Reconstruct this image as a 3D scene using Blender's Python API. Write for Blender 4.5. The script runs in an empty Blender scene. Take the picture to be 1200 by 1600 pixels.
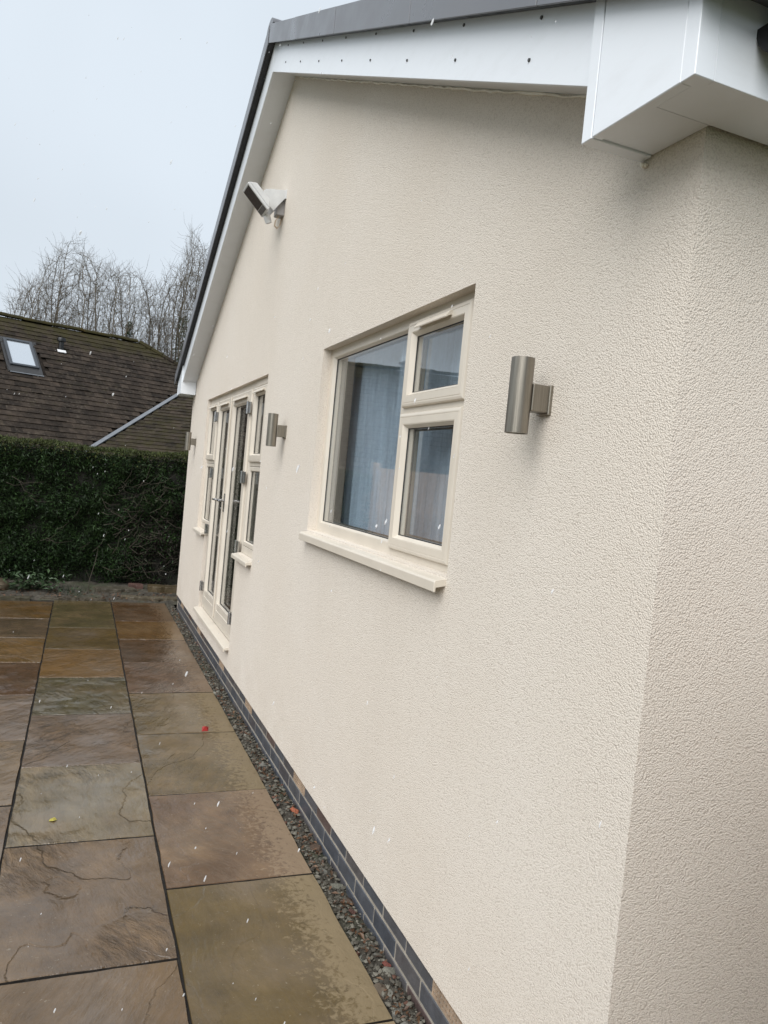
import bpy, math, random
import numpy as np
from mathutils import Vector, Matrix

random.seed(7)
rng = np.random.default_rng(7)
scene = bpy.context.scene
COL = scene.collection

# ------------------------------------------------------------------ camera
F_PX = 1182.07
r_ = Vector((0.9246043863948871, -0.3688016826248453, 0.09535222888017406))
u_ = Vector((-0.07418275181947687, 0.07119588758696654, 0.9946999873947892))
f_ = Vector((0.3736357156266303, 0.926777462222613, -0.03846930626342219))
cd = bpy.data.cameras.new('camera')
cam = bpy.data.objects.new('camera', cd)
COL.objects.link(cam)
cd.sensor_fit = 'VERTICAL'
cd.sensor_height = 24.0
cd.sensor_width = 18.0
cd.lens = F_PX / 1600 * 24.0
cd.clip_start = 0.05
cd.clip_end = 2000
m = Matrix((r_, u_, -f_)).transposed().to_4x4()
m.translation = Vector((-1.2, 0, 1.8))
cam.matrix_world = m
scene.camera = cam

# ------------------------------------------------------------------ world and sun (overcast, sleet falling)
SUN_DIR = Vector((-0.52, -0.49, 0.70)).normalized()       # towards the bright part of the overcast
elev = math.asin(SUN_DIR.z)
azim = math.atan2(SUN_DIR.x, SUN_DIR.y)
world = bpy.data.worlds.new('World')
scene.world = world
world.use_nodes = True
wn, wl = world.node_tree.nodes, world.node_tree.links
wn.clear()
out = wn.new('ShaderNodeOutputWorld')
bg = wn.new('ShaderNodeBackground')
sky = wn.new('ShaderNodeTexSky')
sky.sky_type = 'NISHITA'
sky.sun_disc = False
sky.sun_elevation = elev
sky.sun_rotation = azim
sky.dust_density = 6.0
sky.air_density = 1.0
grey = wn.new('ShaderNodeRGB')
grey.outputs[0].default_value = (5.75, 6.35, 6.95, 1)     # cloud cover, same units as the sky
tcw = wn.new('ShaderNodeTexCoord')
cn = wn.new('ShaderNodeTexNoise')
cn.inputs['Scale'].default_value = 1.6
cn.inputs['Detail'].default_value = 3
cr = wn.new('ShaderNodeMapRange')
cr.inputs['From Min'].default_value = 0.3
cr.inputs['From Max'].default_value = 0.7
cr.inputs['To Min'].default_value = 0.90
cr.inputs['To Max'].default_value = 1.08
vm = wn.new('ShaderNodeVectorMath')
vm.operation = 'SCALE'
mixw = wn.new('ShaderNodeMix')
mixw.data_type = 'RGBA'
mixw.inputs['Factor'].default_value = 0.94
wl.new(tcw.outputs['Generated'], cn.inputs['Vector'])
wl.new(cn.outputs['Fac'], cr.inputs['Value'])
wl.new(grey.outputs[0], vm.inputs[0])
wl.new(cr.outputs[0], vm.inputs['Scale'])
wl.new(sky.outputs[0], mixw.inputs['A'])
wl.new(vm.outputs[0], mixw.inputs['B'])
wl.new(mixw.outputs['Result'], bg.inputs['Color'])
bg.inputs['Strength'].default_value = 0.050
wl.new(bg.outputs[0], out.inputs['Surface'])

sd = bpy.data.lights.new('sun', 'SUN')
sd.energy = 1.5
sd.angle = math.radians(62)
sd.color = (1.0, 0.99, 0.975)
sun = bpy.data.objects.new('sun', sd)
sun.rotation_euler = SUN_DIR.to_track_quat('Z', 'Y').to_euler()
sun.location = (-8, -2, 8)
COL.objects.link(sun)

scene.view_settings.view_transform = 'Standard'
scene.view_settings.look = 'None'
scene.view_settings.gamma = 1
scene.view_settings.exposure = 1.36
scene.view_settings.use_curve_mapping = False
scene.cycles.max_bounces = 8
scene.cycles.transparent_max_bounces = 16

# ------------------------------------------------------------------ material helpers
class NT:
    def __init__(s, name):
        s.mat = bpy.data.materials.new(name)
        s.mat.use_nodes = True
        s.t = s.mat.node_tree
        s.n, s.l = s.t.nodes, s.t.links
        s.bsdf = s.n['Principled BSDF']
        s.out = s.n['Material Output']
    def node(s, typ, **kw):
        nd = s.n.new(typ)
        for k, v in kw.items():
            if hasattr(nd, k):
                setattr(nd, k, v)
        return nd
    def put(s, sock, v):
        if isinstance(v, bpy.types.NodeSocket):
            s.l.new(v, sock)
        elif isinstance(v, (tuple, list)) and len(v) == 3 and sock.type == 'RGBA':
            sock.default_value = (*v, 1)
        else:
            sock.default_value = v
    def coord(s, kind='Object'):
        return s.node('ShaderNodeTexCoord').outputs[kind]
    def pos(s):
        return s.node('ShaderNodeNewGeometry').outputs['Position']
    def mapping(s, vec, scale=(1, 1, 1), rot=(0, 0, 0), loc=None):
        nd = s.node('ShaderNodeMapping')
        s.put(nd.inputs['Vector'], vec)
        nd.inputs['Scale'].default_value = scale
        nd.inputs['Rotation'].default_value = rot
        if loc is not None:
            s.put(nd.inputs['Location'], loc)
        return nd.outputs[0]
    def noise(s, vec, scale, detail=4, rough=0.5, dist=0.0):
        nd = s.node('ShaderNodeTexNoise')
        s.put(nd.inputs['Vector'], vec)
        s.put(nd.inputs['Scale'], scale)
        nd.inputs['Detail'].default_value = detail
        nd.inputs['Roughness'].default_value = rough
        nd.inputs['Distortion'].default_value = dist
        return nd.outputs['Fac']
    def voronoi(s, vec, scale, feature='F1', out='Distance'):
        nd = s.node('ShaderNodeTexVoronoi', feature=feature)
        s.put(nd.inputs['Vector'], vec)
        nd.inputs['Scale'].default_value = scale
        return nd.outputs[out]
    def math(s, op, a, b=0.0, c=0.0, clamp=False):
        nd = s.node('ShaderNodeMath', operation=op, use_clamp=clamp)
        s.put(nd.inputs[0], a); s.put(nd.inputs[1], b)
        if op in ('MULTIPLY_ADD', 'SMOOTH_MIN', 'SMOOTH_MAX'):
            s.put(nd.inputs[2], c)
        return nd.outputs[0]
    def rng(s, v, a, b, c=0.0, d=1.0, smooth=False):
        nd = s.node('ShaderNodeMapRange')
        if smooth:
            nd.interpolation_type = 'SMOOTHSTEP'
        s.put(nd.inputs['Value'], v)
        for k, x in zip(('From Min', 'From Max', 'To Min', 'To Max'), (a, b, c, d)):
            s.put(nd.inputs[k], x)
        return nd.outputs[0]
    def mix(s, fac, a, b, blend='MIX'):
        nd = s.node('ShaderNodeMix', data_type='RGBA', blend_type=blend)
        s.put(nd.inputs['Factor'], fac)
        s.put(nd.inputs['A'], a); s.put(nd.inputs['B'], b)
        return nd.outputs['Result']
    def scale(s, col, f):
        nd = s.node('ShaderNodeVectorMath', operation='SCALE')
        s.put(nd.inputs[0], col); s.put(nd.inputs['Scale'], f)
        return nd.outputs[0]
    def sep(s, v):
        nd = s.node('ShaderNodeSeparateXYZ')
        s.put(nd.inputs[0], v)
        return nd.outputs
    def bump(s, h, dist=0.002, strength=1.0, normal=None):
        nd = s.node('ShaderNodeBump')
        s.put(nd.inputs['Height'], h)
        nd.inputs['Distance'].default_value = dist
        s.put(nd.inputs['Strength'], strength)
        if normal is not None:
            s.put(nd.inputs['Normal'], normal)
        return nd.outputs[0]
    def set(s, **kw):
        for k, v in kw.items():
            s.put(s.bsdf.inputs[k.replace('_', ' ')], v)
        return s.mat

MAT = {}
def simple(name, col, rough=0.5, var=0.12, vscale=8, bump=0.0, bscale=60, metallic=0.0, spec=0.5):
    t = NT(name)
    p = t.coord()
    n1 = t.noise(p, vscale, 5, 0.6)
    c = t.scale(col, t.rng(n1, 0.25, 0.75, 1 - var, 1 + var))
    kw = dict(Base_Color=c, Roughness=t.rng(t.noise(p, vscale * 3, 3), 0.3, 0.7, max(rough - .07, .02), min(rough + .07, 1)),
              Metallic=metallic, Specular_IOR_Level=spec)
    if bump:
        kw['Normal'] = t.bump(t.noise(p, bscale, 4, 0.6), bump)
    MAT[name] = t.set(**kw)
    return MAT[name]

# through-coloured textured render
t = NT('cream_render')
p = t.pos()
w1 = t.noise(p, 340, 3, 0.6)
w2 = t.voronoi(p, 240, 'F1')
w3 = t.noise(p, 110, 2, 0.5)
h = t.math('ADD', t.math('MULTIPLY', w1, 0.75), t.math('ADD', t.math('MULTIPLY', w2, -1.05), t.math('MULTIPLY', w3, 0.35)))
big = t.noise(p, 0.9, 4, 0.55)
z = t.sep(p)[2]
splash = t.math('MULTIPLY', t.rng(z, 0.18, 0.75, 1, 0, True), t.rng(t.noise(p, 5, 4), 0.35, 0.75, 0, 0.35))
base = t.mix(t.rng(big, 0.3, 0.7), (0.695, 0.628, 0.545), (0.725, 0.665, 0.590))
base = t.mix(t.rng(w2, 0.45, 0.85, 0.0, 0.45), base, (0.42, 0.36, 0.30))
base = t.mix(splash, base, (0.55, 0.48, 0.40))
py = t.sep(p)[1]
run = t.noise(t.mapping(p, (1, 1, 0.05)), 16, 4, 0.65)
under = t.math('MULTIPLY', t.rng(z, 0.95, 1.44, 0, 1, True), t.math('MULTIPLY', t.rng(z, 1.46, 1.47, 1, 0), t.math('MULTIPLY', t.rng(py, 2.25, 2.40, 0, 1), t.rng(py, 4.05, 4.20, 1, 0))))
base = t.mix(t.math('MULTIPLY', under, t.rng(run, 0.5, 0.68, 0, 0.10)), base, (0.47, 0.42, 0.36))
damp = t.noise(t.mapping(p, (1, 1, 0.35)), 1.7, 5, 0.6)
base = t.mix(t.rng(damp, 0.52, 0.72, 0, 0.16), base, (0.56, 0.50, 0.43))
MAT['render'] = t.set(Base_Color=base, Roughness=0.85, Specular_IOR_Level=0.25, Normal=t.bump(h, 0.0021, 1.0))

# cream upvc
t = NT('cream_upvc')
p = t.coord()
grain = t.noise(t.mapping(p, (60, 60, 3)), 3, 4, 0.6)
MAT['upvc'] = t.set(Base_Color=t.scale((0.60, 0.545, 0.465), t.rng(t.noise(p, 6, 4), 0.3, 0.7, 0.95, 1.04)), Roughness=0.34,
                    Normal=t.bump(grain, 0.0006, 0.5))
# white upvc fascia boards
t = NT('white_upvc')
p = t.pos()
dirt = t.noise(t.mapping(p, (3, 3, 9)), 2.2, 5, 0.65)
MAT['white'] = t.set(Base_Color=t.mix(t.rng(dirt, 0.5, 0.85, 0, 0.35), (0.75, 0.78, 0.82), (0.62, 0.635, 0.65)), Roughness=0.3,
                     Normal=t.bump(t.noise(p, 5, 1), 0.002, 0.25))
simple('black_plastic', (0.004, 0.004, 0.0045), 0.4, 0.1)
simple('dark_gasket', (0.012, 0.012, 0.013), 0.5)
simple('spacer_grey', (0.16, 0.16, 0.155), 0.35, 0.08, metallic=0.4)
simple('chrome', (0.42, 0.41, 0.40), 0.22, 0.08, metallic=1.0)
simple('nail_head', (0.06, 0.06, 0.06), 0.4)
simple('sealant', (0.80, 0.76, 0.66), 0.6, 0.1, 30, 0.004, 40)
# grey verge trim, weathered and wet
t = NT('grey_verge')
p = t.pos()
st = t.noise(t.mapping(p, (2, 1.2, 1.5), (0.4, 0, 0)), 3.0, 5, 0.6)
MAT['verge'] = t.set(Base_Color=t.mix(t.rng(st, 0.35, 0.7), (0.115, 0.118, 0.130), (0.155, 0.158, 0.172)), Roughness=t.rng(st, 0.3, 0.7, 0.22, 0.45),
                     Normal=t.bump(st, 0.001, 0.3))
simple('roof_slate', (0.09, 0.092, 0.10), 0.4, 0.25, 5, 0.002, 40)
# brushed steel for lights
t = NT('brushed_steel')
p = t.coord()
sp = t.sep(p)
ang = t.math('ARCTAN2', sp[1], sp[0])
cmb = t.node('ShaderNodeCombineXYZ')
t.put(cmb.inputs[0], t.math('MULTIPLY', ang, 9.0)); t.put(cmb.inputs[2], t.math('MULTIPLY', sp[2], 1.6))
br = t.noise(cmb.outputs[0], 1.4, 6, 0.7)
MAT['steel'] = t.set(Base_Color=t.mix(t.rng(br, 0.3, 0.7), (0.155, 0.138, 0.112), (0.36, 0.332, 0.285)), Metallic=0.92,
                     Roughness=t.rng(br, 0.3, 0.7, 0.28, 0.48), Normal=t.bump(br, 0.0008, 0.5))
simple('lamp_glass', (0.62, 0.62, 0.60), 0.15, 0.05)
simple('light_grey_casting', (0.60, 0.61, 0.61), 0.42, 0.1, 20)
simple('mid_grey_plastic', (0.30, 0.29, 0.29), 0.45, 0.1, 20)
simple('lamp_reflector', (0.02, 0.024, 0.026), 0.2, 0.5, 25)
simple('led_panel', (0.10, 0.115, 0.12), 0.15, 0.15, 30)
simple('copper_wire', (0.55, 0.42, 0.28), 0.4)

def tinted(name, rough, var, bump, bscale, spec=0.5, spots=0.0, vscale=7):
    """colour taken from the object itself"""
    t = NT(name)
    p = t.coord()
    oi = t.node('ShaderNodeObjectInfo')
    q = t.mapping(p, loc=t.scale((17.0, 31.0, 11.0), oi.outputs['Random']))
    n1 = t.noise(q, vscale, 6, 0.65)
    c = t.scale(oi.outputs['Color'], t.rng(n1, 0.28, 0.72, 1 - var, 1 + var))
    if spots:
        c = t.mix(t.rng(t.noise(q, 26, 5, 0.7), 0.62, 0.72, 0, spots), c, (0.30, 0.28, 0.24))
    MAT[name] = t.set(Base_Color=c, Roughness=t.rng(n1, 0.3, 0.7, rough - .08, rough + .08), Specular_IOR_Level=spec,
                      Normal=t.bump(t.noise(q, bscale, 5, 0.6), bump))
tinted('brick_face', 0.42, 0.28, 0.002, 80, 0.5, 0.12, 14)
tinted('rubble', 0.75, 0.35, 0.01, 60, 0.3, 0.25, 20)
tinted('edging', 0.55, 0.35, 0.012, 22, 0.4, 0.2)
simple('mortar', (0.30, 0.27, 0.225), 0.8, 0.25, 20, 0.003, 90)
simple('joint_fill', (0.014, 0.011, 0.008), 0.7, 0.4, 18, 0.006, 60)

# riven sandstone slab, wet
t = NT('wet_sandstone')
p = t.coord()
oi = t.node('ShaderNodeObjectInfo')
rnd = oi.outputs['Random']
q = t.mapping(p, loc=t.scale((37.0, 53.0, 19.0), rnd))
riv = oi.outputs['Alpha']
warp = t.noise(q, 2.2, 4, 0.6)
qq = t.node('ShaderNodeVectorMath', operation='ADD')
t.put(qq.inputs[0], q)
t.put(qq.inputs[1], t.scale((0.16, 0.10, 0), t.noise(q, 2.2, 2, 0.5)))
qs = qq.outputs[0]
rot = t.node('ShaderNodeVectorRotate', rotation_type='Z_AXIS')
t.put(rot.inputs['Vector'], qs)
t.put(rot.inputs['Angle'], t.rng(t.math('FRACT', t.math('MULTIPLY', rnd, 7.31)), 0, 1, -0.55, 0.75))
lay = t.mapping(rot.outputs[0], (1.5, 0.7, 1.0))
hn = t.math('ADD', t.noise(lay, 1.35, 2, 0.45), t.math('MULTIPLY', t.math('SUBTRACT', t.noise(q, 17, 3, 0.6), 0.5), 0.045))
st = t.math('MULTIPLY', hn, 5.0)
fl = t.math('FLOOR', st)
fr = t.rng(t.math('FRACT', st), 0.0, 0.05, 0, 1, True)
terr = t.math('ADD', fl, t.math('ADD', fr, t.math('MULTIPLY', t.math('FRACT', st), 0.3)))
patch = t.rng(t.noise(q, 1.5, 3, 0.55), 0.46, 0.60, 0, 1, True)
ripple = t.noise(t.mapping(rot.outputs[0], (23, 8.5, 1)), 1.0, 5, 0.66, 0.0)
ridge = t.math('MULTIPLY', ripple, t.math('ADD', 0.25, t.math('MULTIPLY', patch, 1.75)))
fine = t.noise(q, 110, 4, 0.6)
mid = t.noise(t.mapping(rot.outputs[0], (1.8, 0.8, 1)), 9, 4, 0.6)
und = t.noise(q, 2.6, 2, 0.5)
rough_h = t.math('ADD', t.math('MULTIPLY', terr, 0.62), t.math('MULTIPLY', ridge, 1.25))
h = t.math('ADD', t.math('MULTIPLY', rough_h, riv), t.math('ADD', t.math('ADD', t.math('MULTIPLY', mid, 0.55), t.math('MULTIPLY', und, 1.6)), t.math('MULTIPLY', fine, 0.10)))
# colour: mineral clouds and a second tint
cl = t.noise(q, 2.6, 5, 0.6)
tint2 = t.mix(t.math('FRACT', t.math('MULTIPLY', rnd, 13.7)), (0.165, 0.105, 0.050), (0.105, 0.085, 0.070))
c = t.mix(t.rng(cl, 0.45, 0.72, 0, 0.5), oi.outputs['Color'], tint2)
c = t.scale(c, t.rng(t.noise(q, 5, 6, 0.7), 0.3, 0.7, 0.74, 1.28))
c = t.scale(c, t.math('SUBTRACT', 1.0, t.math('MULTIPLY', t.math('MULTIPLY', patch, riv), t.rng(ripple, 0.35, 0.62, 0.42, -0.18))))
c = t.mix(t.math('MULTIPLY', t.rng(t.math('FRACT', st), 0.0, 0.045, 1, 0), t.math('MULTIPLY', riv, t.rng(warp, 0.4, 0.6))), c, t.scale(c, 0.62))
streak = t.noise(t.mapping(rot.outputs[0], (42, 3.0, 1)), 1.0, 3, 0.6)
c = t.scale(c, t.rng(streak, 0.34, 0.66, 0.93, 1.08))
speck = t.rng(t.noise(q, 45, 3, 0.7), 0.66, 0.74, 0, 0.35)
c = t.mix(speck, c, (0.33, 0.30, 0.24))
# drier margin sheltered by the eaves
wx = t.sep(t.pos())[0]
dry_n = t.noise(t.pos(), 34, 4, 0.66, 0.4)
dry = t.rng(t.math('ADD', t.rng(wx, -0.44, -0.10, -0.22, 0.24), t.math('MULTIPLY', dry_n, 0.9)), 0.42, 0.60, 0, 1, True)
dry = t.math('MULTIPLY', dry, t.rng(wx, -0.52, -0.36, 0, 1))
wy = t.sep(t.pos())[1]
dry = t.math('MULTIPLY', dry, t.rng(wy, 3.4, 8.0, 1, 0.45))
c = t.mix(t.math('MULTIPLY', dry, 0.85), c, t.scale(t.mix(0.5, oi.outputs['Color'], (0.16, 0.135, 0.10)), 1.75))
bn = t.bump(h, 0.0085, 1.0)
pud = t.noise(q, 3.1, 4, 0.6)
cnn = t.bump(t.math('ADD', t.math('ADD', t.math('MULTIPLY', rough_h, riv), t.math('MULTIPLY', ripple, 0.35)), t.math('ADD', t.math('MULTIPLY', mid, 0.6), t.math('MULTIPLY', und, 1.6))), 0.0085, t.rng(pud, 0.45, 0.65, 1.0, 0.55))
t.set(Base_Color=c, Roughness=0.62, Normal=bn, Specular_IOR_Level=0.2,
      Coat_Weight=t.math('MULTIPLY', t.rng(dry, 0, 1, 1, 0.05), t.rng(pud, 0.3, 0.6, 0.55, 1.0)),
      Coat_Roughness=t.rng(pud, 0.35, 0.65, 0.10, 0.02), Coat_IOR=1.62, Coat_Normal=cnn)
MAT['slab'] = t.mat

# clear glazing: mirror-like at grazing angles, see-through otherwise
t = NT('window_glass')
lw = t.node('ShaderNodeLayerWeight')
lw.inputs['Blend'].default_value = 0.5
f5 = t.math('POWER', lw.outputs['Facing'], 3.5)
fac = t.math('MULTIPLY_ADD', f5, 0.93, 0.06, clamp=True)
tr = t.node('ShaderNodeBsdfTransparent')
tr.inputs[0].default_value = (0.955, 0.97, 0.97, 1)
gl = t.node('ShaderNodeBsdfGlossy')
gl.inputs['Roughness'].default_value = 0.012
t.put(gl.inputs['Normal'], t.bump(t.noise(t.pos(), 1.1, 2), 0.0035, 0.25))
mx = t.node('ShaderNodeMixShader')
t.l.new(fac, mx.inputs[0]); t.l.new(tr.outputs[0], mx.inputs[1]); t.l.new(gl.outputs[0], mx.inputs[2])
t.l.new(mx.outputs[0], t.out.inputs['Surface'])
MAT['glass'] = t.mat
# net curtain
t = NT('net_curtain')
p = t.pos()
df = t.node('ShaderNodeBsdfDiffuse')
stripe = t.noise(t.mapping(p, (1, 1, 0.06)), 40, 4, 0.7)
lace = t.noise(p, 60, 3)
t.put(df.inputs[0], t.scale((0.66, 0.80, 0.96), t.rng(stripe, 0.3, 0.7, 0.75, 1.15)))
tl = t.node('ShaderNodeBsdfTranslucent')
t.put(tl.inputs[0], (0.62, 0.76, 0.95))
m1 = t.node('ShaderNodeMixShader'); m1.inputs[0].default_value = 0.3
t.l.new(df.outputs[0], m1.inputs[1]); t.l.new(tl.outputs[0], m1.inputs[2])
tr = t.node('ShaderNodeBsdfTransparent')
m2 = t.node('ShaderNodeMixShader')
t.l.new(t.rng(lace, 0.3, 0.7, 0.04, 0.16), m2.inputs[0])
t.l.new(m1.outputs[0], m2.inputs[1]); t.l.new(tr.outputs[0], m2.inputs[2])
t.l.new(m2.outputs[0], t.out.inputs['Surface'])
MAT['curtain'] = t.mat
simple('room_paint', (0.30, 0.27, 0.24), 0.8, 0.08, 2)
simple('room_floor', (0.10, 0.07, 0.05), 0.5, 0.2, 3)

# roof tiles of the neighbour
def old_tile(name, mossy):
  t = NT(name)
  p = t.pos()
  oi = t.node('ShaderNodeObjectInfo')
  at = t.node('ShaderNodeAttribute'); at.attribute_name = 'shade'
  n1 = t.noise(p, 2.2, 5, 0.65)
  n2 = t.noise(p, 11, 5, 0.7)
  c = t.mix(t.rng(n1, 0.3, 0.7), (0.0185, 0.0140, 0.0108), (0.036, 0.0268, 0.0198))
  c = t.scale(c, t.rng(at.outputs['Fac'], 0, 1, 0.62, 1.42))
  c = t.scale(c, t.rng(t.noise(p, 5.5, 4, 0.7), 0.3, 0.7, 0.62, 1.45))
  c = t.mix(t.rng(t.math('ADD', n2, t.rng(t.noise(p, 1.3, 3), 0.35, 0.65, -0.06, 0.06)), 0.58, 0.72, 0, 0.7), c, (0.085, 0.072, 0.055))
  c = t.mix(t.rng(t.noise(p, 24, 3, 0.7), 0.66, 0.74, 0, 0.8), c, (0.15, 0.14, 0.115))
  sx = t.sep(p)
  mo = t.math('ADD', t.rng(sx[2], 4.75, 5.7, 0, 0.34), t.math('ADD', mossy, t.math('MULTIPLY', t.noise(p, 3.2, 6, 0.75), 0.95)))
  c = t.mix(t.rng(mo, 0.54, 0.80, 0, 0.85), c, (0.034, 0.030, 0.009))
  c = t.mix(t.rng(t.math('ADD', mo, t.math('MULTIPLY', n2, 0.25)), 0.98, 1.12, 0, 0.6), c, (0.060, 0.036, 0.008))
  MAT[name] = t.set(Base_Color=c, Roughness=0.8, Specular_IOR_Level=0.15, Normal=t.bump(n2, 0.01, 0.6))
old_tile('tile', 0.0)
old_tile('tile_mossy', 0.15)
simple('lead_flashing', (0.15, 0.16, 0.175), 0.4, 0.15, 10)
simple('flashing_dark', (0.028, 0.027, 0.027), 0.45, 0.2)
simple('anthracite', (0.045, 0.05, 0.058), 0.35, 0.1)
simple('white_flash', (0.65, 0.65, 0.65), 0.5)
simple('house_brick', (0.30, 0.20, 0.16), 0.8, 0.25, 6, 0.004, 40)
t = NT('roof_window_glass')
MAT['skyglass'] = t.set(Base_Color=(0.72, 0.76, 0.80), Roughness=0.03, Specular_IOR_Level=1.0, Coat_Weight=1.0, Coat_Roughness=0.02, Metallic=0.75)

# plants, soil
def leafy(name, c1, c2, rough=0.55, scale=3.0, trans=0.0):
    t = NT(name)
    p = t.pos()
    at = t.node('ShaderNodeAttribute'); at.attribute_name = 'shade'
    c = t.mix(t.rng(t.noise(p, scale, 4, 0.6), 0.3, 0.7), c1, c2)
    c = t.scale(c, t.rng(at.outputs['Fac'], 0, 1, 0.5, 1.6))
    MAT[name] = t.set(Base_Color=c, Roughness=rough, Specular_IOR_Level=0.35)
    return t
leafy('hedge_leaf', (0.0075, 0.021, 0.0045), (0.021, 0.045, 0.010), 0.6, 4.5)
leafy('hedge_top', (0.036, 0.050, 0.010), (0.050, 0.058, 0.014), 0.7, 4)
leafy('hedge_dead', (0.016, 0.013, 0.010), (0.030, 0.024, 0.018), 0.8, 4)
leafy('ivy', (0.018, 0.035, 0.010), (0.035, 0.055, 0.018), 0.5, 4)
leafy('plant_leaf', (0.022, 0.046, 0.018), (0.040, 0.062, 0.028), 0.45, 8)
leafy('bark', (0.070, 0.058, 0.042), (0.125, 0.105, 0.080), 0.85, 2)
leafy('litter', (0.055, 0.025, 0.013), (0.11, 0.062, 0.032), 0.5, 20)
simple('bark_twig', (0.035, 0.028, 0.018), 0.8)
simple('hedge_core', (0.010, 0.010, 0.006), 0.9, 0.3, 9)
t = NT('soil')
p = t.pos()
n1 = t.noise(p, 14, 6, 0.7)
c = t.mix(t.rng(n1, 0.35, 0.65), (0.022, 0.018, 0.012), (0.075, 0.066, 0.050))
c = t.mix(t.rng(t.noise(p, 2.3, 4, 0.6), 0.5, 0.66, 0, 0.7), c, (0.035, 0.045, 0.018))
MAT['soil'] = t.set(Base_Color=c, Roughness=0.8, Normal=t.bump(t.noise(p, 55, 5, 0.7), 0.012))
simple('lawn', (0.05, 0.07, 0.025), 0.85, 0.3, 3, 0.02, 30)
simple('red_foil', (0.27, 0.014, 0.012), 0.3, 0.1)
simple('yellow_leaf', (0.34, 0.29, 0.05), 0.5, 0.2, 40)
simple('fence_timber', (0.40, 0.26, 0.17), 0.7, 0.3, 6, 0.003, 30)
t = NT('snow')
MAT['snow'] = t.set(Base_Color=(0.72, 0.73, 0.74), Roughness=0.6, Alpha=0.5)

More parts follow.
